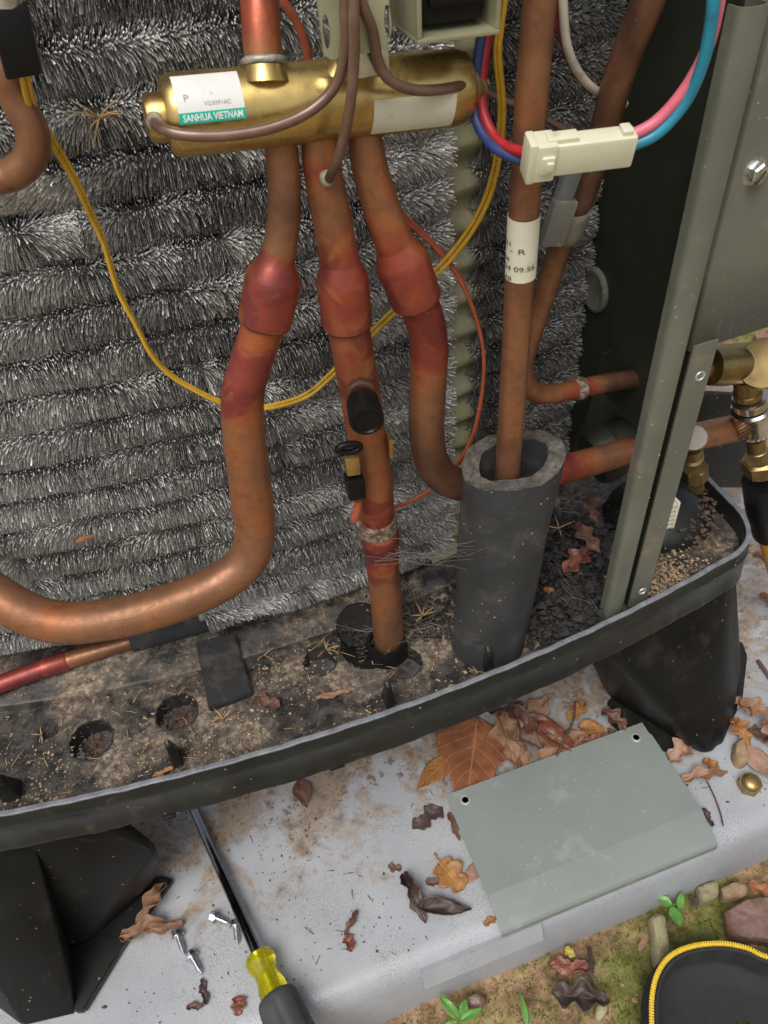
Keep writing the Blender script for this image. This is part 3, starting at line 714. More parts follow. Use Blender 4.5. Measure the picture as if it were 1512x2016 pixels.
    pyd('flange', [pl+dx*(q[0]+lean(q[1]))+nrm*(-.0011+q[2])+np.array([0, 0, q[1]-ZF]) for q in v], f, 'olive_paint', p, False)
    for z in hs_:
        lathe('hole_rim', [(0, .0019), (.0004, .0021), (.0004, .0028), (0, .003)], pl+dx*(fx0+.0085+lean(z))+nrm*-.0005+np.array([0, 0, z-ZF]), nrm, 'bare_edge', p, 20)
    # right hand service panel, hung in front of the flange
    s = thing('service_panel', 'olive green painted service panel right of the corner post, held by one hex screw', 'panel', (.3, .27, .38))
    a, b2, c2 = PY(1357, 692, .263), PY(1512, 638, .2655), PY(1512, 100, .26)
    d = np.array([math.cos(math.radians(4)), math.sin(math.radians(4)), 0]); nn = np.array([d[1], -d[0], 0])
    vs, fs = [], []
    atop = PY(1508, 90, .263)
    prof = [(0, -.010), (0, -.0015), (.0006, -.0004), (.0018, 0), (.16, 0), (.161, -.001), (.161, -.010)]
    zlo = a[2]
    zsl = (PY(1512, 640, .27)[2]-zlo)/(PY(1512, 640, .27)[0]-a[0])
    for z in np.linspace(0, 1, 8):
        for q, o in prof:
            zz = (zlo+zsl*q*.0) if z == 0 else zlo+(.69-zlo)*z
            vs.append(a+d*(q+(1-q/.161)*((atop-a)@d)*(zz-zlo)/(atop[2]-zlo))+nn*o+np.array([0, 0, zz-zlo]))
    m = len(prof)
    for i in range(7):
        for k in range(m-1): fs.append((i*m+k, (i+1)*m+k, (i+1)*m+k+1, i*m+k+1))
    so_ = pyd('sheet', vs, fs, 'olive_paint', s, 30); so_.modifiers.new('sol', 'SOLIDIFY').thickness = .0009
    q = PY(1482, 335, .262)
    # point on the panel plane under the screw
    r_ = ray(1482, 336); tt = ((a-CAM)@nn)/(r_@nn); q = CAM+r_*tt
    sc = lathe('screw', [(0, .0062), (.0008, .0062), (.0012, .0048), (.0012, .0045), (.0048, .0045), (.0056, .0038), (.0056, .0001)], q, nn, 'zinc', s, 24, 30, hexa={3, 4, 5})
    box('slot', q+nn*.0054, np.array([.75, .25, .65]), nn, np.cross(np.array([.75, .25, .65]), nn), (.0085, .0012, .0011), 'olive_dark', sc, 0)
    # ragged patch of paint dust at mid height on the post
    pts = []; sz = []
    for i in range(240):
        k = random.random(); px, py = 1262+random.gauss(0, 14)+k*40, 905-k*90+random.gauss(0, 45)
        zz = None; r_ = ray(px, py); tt = ((pl+nrm*.0035-CAM)@nrm)/(r_@nrm); g = CAM+r_*tt
        u_ = (g-pl)@dx-lean(g[2])
        if 0.002 < u_ < wd-.002: pts.append(g-nrm*.0006); sz.append(random.uniform(.0004, .0013))
    chips('dirt_crust', pts, sz, 'chip', None, None, .6, 'stuff', p)
cabinet()

# ================================================================== REVERSING VALVE AND ITS PIPES
YV = .285
VA, VB = PY(322, 231, YV), PY(922, 171, YV); VR = .0128
def reversing_valve():
    t = thing('reversing_valve', 'brass reversing valve cylinder with white and green label, copper pipes brazed to it', 'valve', (VA+VB)/2)
    ax = unit(VB-VA); ln = np.linalg.norm(VB-VA)
    prof = [(0, .006), (.0004, .0105), (.0018, .0121), (.004, VR), (.5*ln, VR), (ln-.020, VR), (ln-.019, VR*1.008), (ln-.006, VR*.985), (ln-.002, .0115), (ln-.0003, .0093), (ln, .005)]
    body = lathe('body', prof, VA, ax, 'brass', t, 48, 35)
    lathe('end_cap', [(.002, .0076), (-.0035, .0076), (-.0055, .0066), (-.0062, .004)], VA, ax, 'brass', t, 28)
    lathe('end_cap', [(ln-.002, .0082), (ln+.0028, .0082), (ln+.0045, .007), (ln+.005, .004)], VA, ax, 'brass', t, 28)
    cy = Cyl(VA, VB, VR)
    # left label: white with a green band
    a, b, c, d = cy.hit(341, 152), cy.hit(462, 138), cy.hit(352, 247), cy.hit(480, 232)
    s0, s1 = (a[0]+c[0])/2-.0003, (b[0]+d[0])/2+.0006; tt, tb = a[1], (c[1]+d[1])/2
    lab = cy.patch('label', s0, s1, tt, tb, .00022, 'white_label', t)
    tm = tb+(tt-tb)*.20
    cy.patch('green_band', s0, s1, tm, tb, .00036, 'green_print', lab)
    cy.text('print', 'SANHUA VIETNAM', s0+.0012, s1-.001, tb+(tm-tb)*.18, tb+(tm-tb)*.84, .0005, 'white_print', lab, .02)
    m1 = tb+(tt-tb)*.30; cy.text('print', 'V230916C', s0+(s1-s0)*.40, s0+(s1-s0)*.80, m1, m1+(tt-tb)*.075, .00036, 'grey_print', lab)
    cy.text('print', 'P', s0+(s1-s0)*.12, s0+(s1-s0)*.19, tb+(tt-tb)*.40, tb+(tt-tb)*.53, .00036, 'grey_print', lab)
    cy.text('print', '*', s0+(s1-s0)*.52, s0+(s1-s0)*.56, tb+(tt-tb)*.50, tb+(tt-tb)*.54, .00036, 'grey_print', lab)
    # right label: cream, smudged (its code square is left off)
    a, b, c, d = cy.hit(731, 196), cy.hit(893, 183), cy.hit(733, 263), cy.hit(893, 243)
    lab2 = cy.patch('label', (a[0]+c[0])/2, (b[0]+d[0])/2, (a[1]+b[1])/2, (c[1]+d[1])/2, .0004, 'cream_label', t); tag(lab2, 'cream paper label on the right end of the brass valve')
    # top suction pipe with solder collar
    P0 = [PY(506, -60, .30), PY(511, 0, .292), PY(515, 70, .287), PY(521, 135, .284)]
    tube('copper_pipe', P0, .0064, 'copper', t, [.5, .75, .7, .3], 24, smooth=60)
    e = PY(521, 128, .283); axp = unit(P0[3]-P0[2])
    lathe('solder_collar', [(-.0014, .0064), (-.0010, .0074), (-.0003, .0077), (.0005, .0075), (.0010, .0068)], e-axp*.001, axp, 'solder', t, 30, 60)
    lathe('stub', [(0, .0069), (.002, .0072), (.005, .0084)], e+axp*.0002, axp, 'brass', t, 30, 60)
    def pipe(pts, ys, ws, tints, label, n=10):
        P = [PY(px, py, y) for (px, py), y in zip(pts, ys)]
        rr = []
        for p, w_ in zip(P, ws): rr.append(w_*.5*((p-CAM)@cd)/F)
        return tag(tube('copper_pipe', P, rr, 'copper', t, tints, 28, n, smooth=60), label), P, rr
    # left pipe
    p1a, Pa, ra = pipe([(552, 262), (556, 320), (560, 400), (556, 455), (546, 510), (539, 548)], [.285]*2+[.284]*4, [66, 66, 66, 66, 68, 72], [.5, .42, .2, .35, .6, .7], 'left copper stub under the brass valve')
    p1, Pb, rb = pipe([(524, 618), (512, 660), (494, 715), (479, 770), (478, 830), (487, 910), (497, 990), (502, 1050), (486, 1102), (440, 1142), (370, 1176), (290, 1203), (200, 1222), (120, 1226), (50, 1206), (-20, 1165), (-80, 1120), (-130, 1075), (-150, 1040)],
        [.284, .284, .284, .284, .284, .284, .284, .283, .281, .279, .277, .276, .277, .28, .286, .296, .31, .335, .365], [84, 84, 83, 84, 84, 84, 83, 80, 80, 80, 80, 82, 82, 84, 84, 84, 84, 82, 78],
        [.85, .78, .8, .75, .45, .45, .5, .45, .4, .4, .38, .4, .42, .45, .45, .4, .35, .35, .35], 'left copper pipe curving down and away to the left')
    def socket(c0, c1, r0, r1, R, ys, tint):
        A, B = PY(*c0, ys), PY(*c1, ys); d_ = np.linalg.norm(B-A)
        so = lathe('pipe_socket', [(-.002, r0*.97), (d_*.05, r0*1.01), (d_*.14, r0+(R-r0)*.25), (d_*.30, r0+(R-r0)*.88), (d_*.36, R*.985), (d_*.42, R), (d_*.9, R*.985), (d_*.975, R*.985), (d_, R*.965), (d_, R*.93), (d_*.97, R*.92)], A, B-A, 'copper', t, 36, 35, tint)
        lathe('flux_ring', [(-.0002, R*.935), (.0005, R*.93), (.0013, r1*1.01)], B, B-A, 'soot', so, 36, 60)
        return so
    socket((548, 498), (521, 634), ra[-2]*.99, rb[0], .0112, .284, .72)
    p2a, Pc, rc = pipe([(628, 262), (634, 330), (650, 410), (662, 480), (672, 530)], [.284]*5, [72, 76, 78, 78, 78], [.4, .55, .5, .62, .7], 'middle copper stub under the brass valve')
    p2, Pd, rd = pipe([(683, 628), (694, 690), (706, 760), (722, 860), (736, 940), (742, 1010), (751, 1090), (760, 1180), (768, 1288)], [.284, .285, .287, .29, .292, .293, .295, .296, .297],
        [84, 82, 80, 76, 73, 70, 66, 62, 60], [.75, .62, .72, .42, .5, .85, .8, .4, .35], 'middle copper pipe running straight down to the base')
    lathe('red_sleeve', [(0, .0093), (.002, .0112), (.0135, .0108), (.0165, .0094)], PY(745, 1040, .2935), PY(755, 1100, .295)-PY(745, 1040, .2935), 'copper', t, 28, 60, .9)
    lathe('brazed_ring', [(-.0046, .0098), (-.004, .0113), (-.001, .0117), (.002, .0113), (.0042, .0117), (.005, .0099)], PY(741, 1028, .2933), PY(755, 1100, .295)-PY(741, 1028, .2933), 'rusty_ring', t, 28, 60)
    # right pipe, with the elbow that passes behind the foam sleeve and out through the post
    p3a, Pe, re_ = pipe([(716, 255), (728, 330), (748, 400), (768, 455), (784, 500)], [.285, .284, .283, .282, .282], [68, 72, 74, 76, 78], [.4, .45, .5, .7, .75], 'right copper stub under the brass valve')
    p3, Pf, rf = pipe([(816, 580), (836, 630), (845, 690), (842, 770), (840, 850), (851, 910), (880, 945), (930, 956), (1000, 948), (1100, 926), (1180, 905), (1240, 888), (1330, 868), (1470, 838)],
        [.282, .283, .285, .288, .291, .294, .297, .300, .304, .306, .307, .308, .31, .315], [78, 78, 75, 72, 70, 68, 66, 62, 58, 58, 56, 54, 54, 54],
        [.8, .9, .78, .42, .25, .22, .2, .25, .3, .85, .35, .6, .4, .5], 'right copper pipe bending behind the foam sleeve')
    socket((668, 503), (684, 638), rc[-2]*.99, rd[0], .0110, .284, .72)
    socket((774, 468), (820, 590), re_[-2]*.99, rf[0], .0112, .282, .75)
    # solder blob where the middle capillary enters the stub
    # capillary tubes of the pilot valve
    def cap(pts, ys, label): return tag(tube('capillary_tube', [PY(px, py, y) for (px, py), y in zip(pts, ys)], .0018, 'tube_brown', t, None, 12, 10), label)
    cap([(680, -40), (679, 20), (680, 95), (662, 165), (615, 215), (545, 248), (460, 265), (380, 267), (330, 258), (304, 243)], [.255, .255, .258, .262, .263, .263, .264, .266, .270, .277], 'left capillary tube sweeping across the valve to its left cap')
    cap([(697, -40), (696, 20), (697, 110), (690, 200), (675, 280), (660, 325), (648, 352)], [.253, .253, .256, .258, .262, .268, .274], 'middle capillary tube dropping to the middle stub')
    cap([(708, -40), (714, 10), (733, 60), (743, 115), (765, 155), (810, 176), (870, 176), (930, 163)], [.256, .256, .259, .262, .264, .266, .270, .277], 'right capillary tube looping to the right cap')
    q = PY(647, 354, .2745); lathe('solder_blob', [(0, .0031), (.0006, .0028), (.0012, .0021), (.0014, .001)], q+np.array([0, .002, 0]), CAM-q, 'dull_braze', t, 14, 60)
    q = PY(306, 240, .277); lathe('solder_blob', [(0, .003), (.0008, .0026), (.0012, .0016)], q+np.array([0, .001, 0]), CAM-q, 'dull_braze', t, 12, 60)
    q = PY(929, 158, .277); lathe('solder_blob', [(0, .0032), (.0008, .0028), (.0012, .0016)], q+np.array([0, .001, 0]), CAM-q, 'dull_braze', t, 12, 60)
    # saddle clip and bracket plate of the pilot valve
    up = np.array([0, 0, 1.]); s = cy.hit(716, 150)[0]
    cy.patch('saddle_clip', cy.hit(655, 140)[0], cy.hit(762, 128)[0], cy.hit(700, 122)[1]+.5, cy.hit(700, 132)[1], .0016, 'zinc', t)
    c = PY(700, 30, .262); dxp = unit(PY(775, 80, .262)-PY(640, 104, .262)); wpl = np.linalg.norm(PY(772, 60, .262)-PY(630, 70, .262))
    zl = PY(700, 90, .262)[2]
    holes = []
    def loc(px, py):
        g = PY(px, py, .262)-c; return g@dxp, g[2]
    for px, py in ((642, 62), (762, 44)):
        u0, v0 = loc(px, py); holes.append([(u0+.0012*math.cos(k)*1.0, v0+.0048*math.sin(k)) for k in np.linspace(0, 6.283, 17)[:-1]])
    u0 = loc(630, 95); u1 = loc(773, 70); bot = zl-c[2]
    outer = [(u0[0]+.001, bot-.001), (u0[0]+.003, bot-.0024), (u1[0]-.004, bot-.0024), (u1[0]-.001, bot), (u1[0]-.0005, .09), (u0[0]-.001, .09)]
    v, f = sheet2d(outer, holes, .0007)
    br = pyd('bracket_plate', [c+dxp*q[0]+np.array([0, q[2], q[1]]) for q in v], f, 'khaki_plate', t, False)
    box('saddle_foot', PY(703, 105, .270), dxp, (0, 1, 0), up, (.018, .012, .012), 'zinc', t, .001)
    # service port on the middle pipe: boss, brass hex, knurled black cap
    a = PY(708, 760, .2775); b = PY(716, 800, .262); d_ = unit(b-a)
    pt = tag(lathe('service_port', [(-.006, .0088), (-.001, .0082), (.002, .0058), (.003, .0052), (.006, .0052), (.0062, .0066), (.0085, .0066), (.009, .005), (.010, .005)], PY(706, 752, .281), d_, 'copper', t, 24, 40, .1, hexa={5, 6}), 'short service port on the middle copper pipe')
    o0 = PY(712, 782, .271); axc = unit(PY(724, 838, .2525)-PY(712, 785, .271))
    pr2 = [(0, .0052), (.002, .0068), (.004, .0074), (.016, .0078), (.0172, .0073), (.0174, .0062), (.0166, .0057), (.0166, .0001)]
    cp = lathe('port_cap', pr2, o0, axc, 'black_connector', pt, 56, 40)
    me = cp.data   # knurling on the side of the cap
    for i in range(1, 4):
        for k in range(0, 56, 2):
            vtx = me.vertices[i*56+k]; ctr = Vector(o0+axc*pr2[i][0]); vtx.co = ctr+(vtx.co-ctr)*.955
    return t
reversing_valve()

# black insulated coil in a khaki frame, right of the pilot valve
def solenoid():
    t = thing('solenoid_coil', 'black solenoid coil block in a pale khaki metal frame at the top edge', 'solenoid', PY(905, 60, .265))
    A, B = PY(822, 84, .258), PY(985, 62, .258); dx = unit(B-A); wd = np.linalg.norm(B-A); up = unit(np.array([0, -.05, 1])); fy = unit(np.cross(up, dx)); dep = .026
    mid = (A+B)/2+fy*dep*.5
    th = .0017
    box('frame', mid+up*.0, dx, fy, up, (wd, dep, th), 'khaki_plate', t, .0006)
    box('frame', A+fy*dep*.5+up*.0375+dx*th*.5, dx, fy, up, (th, dep, .0735), 'khaki_plate', t, .0006)
    box('frame', B+fy*dep*.5+up*.0375-dx*th*.5, dx, fy, up, (th, dep, .0735), 'khaki_plate', t, .0006)
    b = box('coil_block', mid+up*.036+fy*.003, dx, fy, up, (wd-.0065, dep-.003, .067), 'black_connector', t, .003)
    for k in range(3): box('rib', mid+up*(.0105+.013*k)-fy*(dep*.5-.0035), dx, fy, up, (wd-.010, .003, .0045), 'black_connector', b, .001)
solenoid()

# ================================================================== OTHER PIPES
def tall_pipe():
    t = thing('tall_copper_pipe', 'tall straight copper pipe with cream paper label, standing in the black foam sleeve', 'pipe', PZ(1000, 930, ZF))
    pts = [(1072, -90), (1063, 0), (1046, 200), (1033, 400), (1023, 560), (1012, 740), (1001, 900), (996, 990)]; ys = [.262, .263, .266, .2685, .2705, .2725, .2745, .276]; ws = [70, 68, 66, 61, 58, 54, 50, 48]
    P = [PY(*q, y) for q, y in zip(pts, ys)]; rr = [w_*.5*((p-CAM)@cd)/F for p, w_ in zip(P, ws)]
    tube('pipe', P, rr, 'copper', t, [.25, .3, .4, .3, .42, .42, .38, .3], 30, 8)
    A, B = PY(1033, 400, .2685), PY(1021, 600, .271); cy = Cyl(A, B, (rr[3]+rr[4])/2+.0001)
    s0, s1 = cy.hit(1030, 438)[0], cy.hit(1020, 558)[0]
    lab = cy.patch('label', s0, s1, -1.75, 1.75, .00025, 'cream_label', t, 24)
    def yy(f): return s0+(s1-s0)*f
    sg = 1 if cy.hit(1045, 500)[1] > cy.hit(1005, 500)[1] else -1
    for s, f0, f1, a, b in (('24 09:56', .80, .715, -1.25, .95), ('AB', .97, .90, -1.2, -.55), ('- R', .50, .42, -.75, .25), ('01', .40, .33, -1.3, -.75), ('04', .66, .59, -1.3, -.8)):
        cy.text('print', s, yy(f0), yy(f1), sg*a, sg*b, .0006, 'dark_print', lab, 0, 'th')
tall_pipe()
def liquid_line():
    t = thing('liquid_line', 'slim copper pipe slanting down behind the tall pipe and elbowing right through the post', 'pipe', PY(1100, 480, .3))
    pts = [(1300, -70), (1272, 10), (1225, 130), (1190, 250), (1160, 350), (1125, 440), (1095, 510), (1062, 610), (1036, 690), (1030, 735), (1048, 768), (1085, 776), (1140, 765), (1200, 753), (1280, 742), (1400, 724)]
    ys = [.272, .275, .281, .287, .291, .295, .298, .301, .303, .304, .3045, .305, .306, .307, .308, .31]; ws = [72, 68, 62, 56, 52, 49, 46, 44, 42, 41, 40, 39, 37, 37, 38, 40]
    P = [PY(*q, y) for q, y in zip(pts, ys)]; rr = [w_*.5*((p-CAM)@cd)/F for p, w_ in zip(P, ws)]
    tube('pipe', P, rr, 'copper', t, [.1, .12, .15, .15, .1, .2, .25, .3, .3, .35, .55, .4, .85, .15, .2, .45], 24, 8)
    lathe('joint_bead', [(-.003, .0052), (-.001, .0066), (.002, .0066), (.004, .0052)], PY(1140, 765, .306), PY(1200, 753, .307)-PY(1140, 765, .306), 'rusty_ring', t, 18, 60)
    # clear vinyl clip sleeve strapped round the pipe, with a grey stick
    a, b = PY(1160, 350, .2905), PY(1092, 478, .294)
    c = thing('grey_sensor_strip', 'dull grey flat strip held to the slanting pipe by a clear vinyl sleeve', 'strip', a)
    dv = unit(PY(1075, 478, .292)-PY(1120, 345, .288)); L_ = np.linalg.norm(PY(1085, 478, .292)-PY(1120, 330, .288))
    vx = unit(PY(1130, 350, .288)-PY(1100, 350, .288))
    simple('grey_strip', (.12, .13, .14), .5); simple('sleeve_grey', (.42, .41, .36), .25)
    box('strip', (PY(1085, 478, .288)+PY(1122, 330, .285))/2, vx, np.cross(dv, vx), dv, (.0078, .004, L_), 'grey_strip', c, .0007)
    cl = Cyl(PY(1145, 400, .2945), PY(1110, 478, .2985), .0088)
    m = clip = tube('clear_sleeve', [PY(1126, 404, .2935), PY(1109, 462, .2970)], .0088, 'clear_vinyl', c, None, 20, 8, cap=False)
    clip.modifiers.new('sol', 'SOLIDIFY').thickness = .0006
    box('sleeve_fold', PY(1098, 438, .2865), vx, np.cross(dv, vx), dv, (.011, .0055, .021), 'clear_vinyl', c, .0012)
liquid_line()
def foam_sleeve():
    A, B = PZ(966, 1292, ZF+.002), None
    # upright black foam tube, flaring to an oval mouth, thick walled
    base = np.array([.1385, .2735, ZF+.001]); top = PY(1010, 905, .2765)
    zt = top[2]; n = 40; rows = 26; vs, fs, tag_in = [], [], []
    r0, r1 = .0245, .0275
    def ring(f, inner):
        c = base*(1-f)+top*f; out = []
        for k in range(n):
            th = 2*math.pi*k/n
            rx = (r0+(r1-r0)*f**1.5); ry = rx*.80
            if inner: rx, ry = rx*.67, ry*.62
            q = .0010*mnoise.noise(Vector((math.cos(th)*2, math.sin(th)*2, f*4)))+.0004*math.sin(5*th+f*9)
            z = c[2]+(0 if f < .999 else .004*math.cos(th-.5)+.0012*math.sin(3*th+1)+.0006*math.sin(11*th)+.0007*mnoise.noise(Vector((th*6, 1 if inner else 0, 0))))
            ca, sa = math.cos(-.15), math.sin(-.15); x_, y_ = (rx+q)*math.cos(th), (ry+q)*math.sin(th)
            out.append((c[0]+x_*ca-y_*sa, c[1]+x_*sa+y_*ca, z))
        return out
    for i in range(rows+1): vs += ring(i/rows, False)
    for i in range(rows):
        for k in range(n): fs.append((i*n+k, i*n+(k+1) % n, (i+1)*n+(k+1) % n, (i+1)*n+k))
    k0 = len(vs); vs += ring(1., True); mi = []
    for k in range(n): fs.append((rows*n+k, rows*n+(k+1) % n, k0+(k+1) % n, k0+k)); mi.append(len(fs)-1)
    for i, f in enumerate((.9, .75, .6)):
        vs += ring(f, True)
        for k in range(n): fs.append((k0+i*n+k, k0+i*n+(k+1) % n, k0+(i+1)*n+(k+1) % n, k0+(i+1)*n+k))
    fs.append(tuple(k0+3*n+k for k in range(n)))
    o = pyd('foam_sleeve', vs, fs, ['foam', 'foam_cut'], None, 45)
    for i in mi: o.data.polygons[i].material_index = 1
    tag(o, 'thick black foam insulation tube standing upright round the tall copper pipe', 'foam sleeve')
foam_sleeve()
def left_pipes():
    t = thing('return_bend', 'brown copper return bend hooking out of the coil at the upper left edge', 'pipe', PY(60, 270, .30))
    P = [PY(*q, y) for q, y in (((-45, 5), .36), ((-38, 30), .315), ((0, 120), .304), ((32, 195), .303), ((62, 255), .302), ((62, 305), .303), ((30, 340), .306), ((-22, 352), .315), ((-30, 350), .36))]
    tube('pipe', P, [.0056]*9, 'copper', t, [.35, .35]+[.35, .4, .4, .35, .35, .3, .3], 22, 8)
    c = thing('sensor_plug', 'black plastic plug on the brown return bend, with yellow wires leaving its lower end', 'plug', PY(40, 70, .293))
    d = unit(PY(49, 146, .292)-PY(18, 20, .292)); vx = unit(PY(70, 80, .292)-PY(10, 90, .292)); L_ = np.linalg.norm(PY(49, 146, .292)-PY(15, 10, .292))
    box('housing', (PY(49, 146, .292)+PY(15, 10, .292))/2, vx, np.cross(d, vx), -d, (.0112, .009, L_), 'black_connector', c, .001, taper=1.02)
    lathe('metal_tip', [(0, .0048), (.02, .0048), (.03, .004)], PY(14, 12, .292), -d, 'zinc', c, 18)
    # small drain line under the big bend
    t = thing('small_copper_line', 'small pinkish copper line low at the left edge, entering a short black foam sleeve', 'pipe', PZ(130, 1300, ZF+.012))
    P = [PZ(*q, ZF+.013) for q in ((-60, 1372), (0, 1347), (85, 1316), (130, 1301), (200, 1280), (262, 1262), (300, 1250))]
    tube('pipe', P, [.0060, .0060, .0060, .0060, .0054, .0050, .0048], 'copper', t, [.85, .8, .88, .5, .35, .3, .3], 22, 8)
    A, B = PZ(84, 1316, ZF+.013), PZ(134, 1300, ZF+.013)
    lathe('collar', [(0, .006), (.0003, .0066), (np.linalg.norm(B-A)*.9, .0066), (np.linalg.norm(B-A), .006)], A, B-A, 'copper', t, 24, 60, .75)
    tube('foam_sleeve', [PZ(258, 1254, ZF+.013), PZ(330, 1235, ZF+.013), PZ(430, 1206, ZF+.013)], .0105, 'foam', t, None, 24, 8)
left_pipes()

# ================================================================== WIRES
def wire(name, pts, ys, r, mat, label, pair=None, parent=None, seg=10, wob=0):
    P = [PY(*q, y) for q, y in zip(pts, ys)]
    if pair is None: return tag(tube(name, P, r, mat, parent, None, seg, 10, wob=wob), label, 'wire')
    t = thing(name, label, 'wire', P[0])
    path, _ = spline(P, None, 10); T = np.gradient(path, axis=0); v = np.cross(T, CAM-path); v /= np.linalg.norm(v, axis=1)[:, None]
    for s, m in ((-1, mat), (1, pair)):
        tw = np.cos(np.linspace(0, 9, len(path)))[:, None]*.3+.5
        tube('strand', path+v*s*r*1.02*tw+np.array([0, -.0006*s, 0]), r, m, t, None, seg, straight=True)
    return t
wire('yellow_wire', [(47, 146), (62, 205), (92, 262), (140, 340), (178, 420), (205, 480), (232, 570), (268, 640), (300, 700), (345, 745), (430, 790), (480, 802), (530, 801), (600, 780), (655, 735), (740, 648), (790, 600), (860, 535), (915, 470), (955, 400), (978, 320), (988, 220), (980, 110), (984, 60), (996, -30)],
     [.291, .30, .308, .316, .32, .322, .323, .323, .323, .323, .322, .321, .32, .32, .32, .32, .318, .315, .308, .30, .29, .282, .276, .274, .272], .00095, 'wire_yellow', 'yellow twin wire draped across the coil from the black plug up to the top edge', 'wire_yellow')
wire('red_wire', [(776, 400), (800, 432), (850, 478), (900, 540), (935, 620), (952, 700), (948, 780), (930, 860), (895, 922), (850, 962), (800, 990), (760, 1000), (720, 985)],
     [.318, .318, .317, .315, .313, .312, .312, .312, .314, .314, .312, .308, .305], .0010, 'wire_rust', 'rust red twin wire looping right of the right copper pipe to the clip sensor', 'wire_rust')
wire('red_wire', [(540, -40), (560, 5), (590, 55), (606, 110), (615, 160)], [.315, .315, .316, .317, .318], .0016, 'wire_rust', 'short rust red wire behind the brass valve, right of its top pipe')
wire('blue_wire', [(950, 60), (942, 110), (934, 180), (936, 230), (955, 270), (985, 298), (1040, 320)], [.28, .28, .28, .278, .272, .264, .254], .0019, 'wire_blue', 'dark blue wire curving from behind the valve end into the cream connector')
wire('red_wire', [(962, 60), (954, 110), (948, 180), (953, 225), (972, 266), (1000, 290), (1040, 302)], [.28, .28, .279, .276, .27, .262, .252], .0019, 'wire_red', 'bright red wire beside the blue one, entering the cream connector')
wire('pink_wire', [(1232, 272), (1290, 240), (1345, 180), (1390, 100), (1412, 20), (1420, -50)], [.242, .24, .237, .234, .232, .232], .0021, 'wire_pink', 'pink wire arching from the cream connector up to the top right')
wire('turquoise_wire', [(1236, 290), (1295, 262), (1350, 200), (1385, 120), (1402, 30), (1408, -50)], [.242, .239, .236, .232, .23, .23], .0021, 'wire_turquoise', 'turquoise blue wire arching from the cream connector up to the top right')
wire('white_wire', [(1108, -40), (1110, 30), (1118, 95), (1145, 152), (1190, 190), (1230, 205)], [.285, .285, .286, .288, .292, .30], .0017, 'wire_white', 'dirty white wire hanging in the dark gap right of the tall pipe')
wire('red_wire', [(1098, -40), (1101, 30), (1112, 90), (1140, 150), (1180, 185)], [.29, .29, .291, .292, .295], .0016, 'wire_darkred', 'dark red wire hidden behind the dirty white one')
wire('brown_wire', [(930, 165), (985, 195), (1040, 215), (1095, 245), (1140, 268)], [.30, .30, .30, .30, .30], .0013, 'tube_brown', 'thin brown wire passing behind the tall pipe above the cream connector')
def connector():
    t = thing('wire_connector', 'cream plastic plug connector joining four coloured wires in front of the tall pipe', 'connector', PY(1140, 300, .245))
    A, B = PY(1036, 312, .2475), PY(1236, 288, .2405); dx = unit(B-A); ln = np.linalg.norm(B-A)
    up = unit(np.array([0, 0, 1.])-dx*dx[2]); fy = np.cross(dx, up)
    # tilt the plug a little towards the lens
    up2 = unit(up*.95+(-fy if fy[1] > 0 else fy)*.25); fy = np.cross(dx, up2); up = up2
    hgt = 66*.5*2*np.linalg.norm(B-CAM)/F*.86; mid = (A+B)/2
    box('housing', mid+dx*.004, dx, fy, up, (ln*.86, hgt*.7, hgt), 'ivory_plastic', t, .0012)
    box('latch_collar', A+dx*ln*.16, dx, fy, up, (ln*.20, hgt*.86, hgt*1.17), 'ivory_plastic', t, .001)
    box('end_cap', A+dx*ln*.03, dx, fy, up, (ln*.09, hgt*.80, hgt*1.28), 'ivory_plastic', t, .001)
    f = -1 if fy[1] > 0 else 1
    l = box('latch', A+dx*ln*.17+fy*f*hgt*.42, dx, fy, up, (ln*.13, .0026, hgt*.55), 'ivory_plastic', t, .0006)
    box('latch_tab', A+dx*ln*.185+fy*f*(hgt*.42+.0015), dx, fy, up, (ln*.07, .0016, hgt*.3), 'ivory_plastic', l, .0004)
    box('top_rail', mid-dx*ln*.18+up*hgt*.53, dx, fy, up, (ln*.3, hgt*.45, .0026), 'ivory_plastic', t, .0005)
    box('end_rail', B-dx*ln*.06+up*hgt*.53, dx, fy, up, (ln*.1, hgt*.45, .0026), 'ivory_plastic', t, .0005)
    box('wire_seal', B-dx*.0003, dx, fy, up, (.0022, hgt*.6, hgt*.86), 'green_plastic', t, .0005)
connector()
def clip_sensor():
    t = thing('clip_sensor', 'black and brass sensor clipped to the middle copper pipe below the black cap', 'sensor', PY(695, 930, .276))
    d = unit(PY(700, 985, .279)-PY(690, 890, .276)); vx = unit(PY(712, 930, .277)-PY(680, 935, .277)); fy = np.cross(d, vx)
    box('brass_barrel', PY(692, 912, .2765), vx, fy, d, (.0072, .0065, .012), 'brass', t, .0012)
    box('housing', PY(699, 957, .278), vx, fy, d, (.0098, .0078, .0145), 'black_connector', t, .0012, taper=.92)
    c = PY(686, 880, .2775); pts = [c+vx*.0055*math.cos(a)+d*.0030*math.sin(a)*.9+np.array([0, -.001, 0]) for a in np.linspace(0, 6.3, 16)]
    tube('strap', pts, .0017, 'black_connector', t, None, 8, 3)
    box('clip_spring', PY(766, 875, .284), vx, fy, d, (.0022, .008, .013), 'brass', t, .0005)
    tube('lead', [PY(705, 985, .280), PY(703, 1005, .281), PY(697, 1022, .283)], .0022, 'wire_rust', t, None, 10, 6)
clip_sensor()

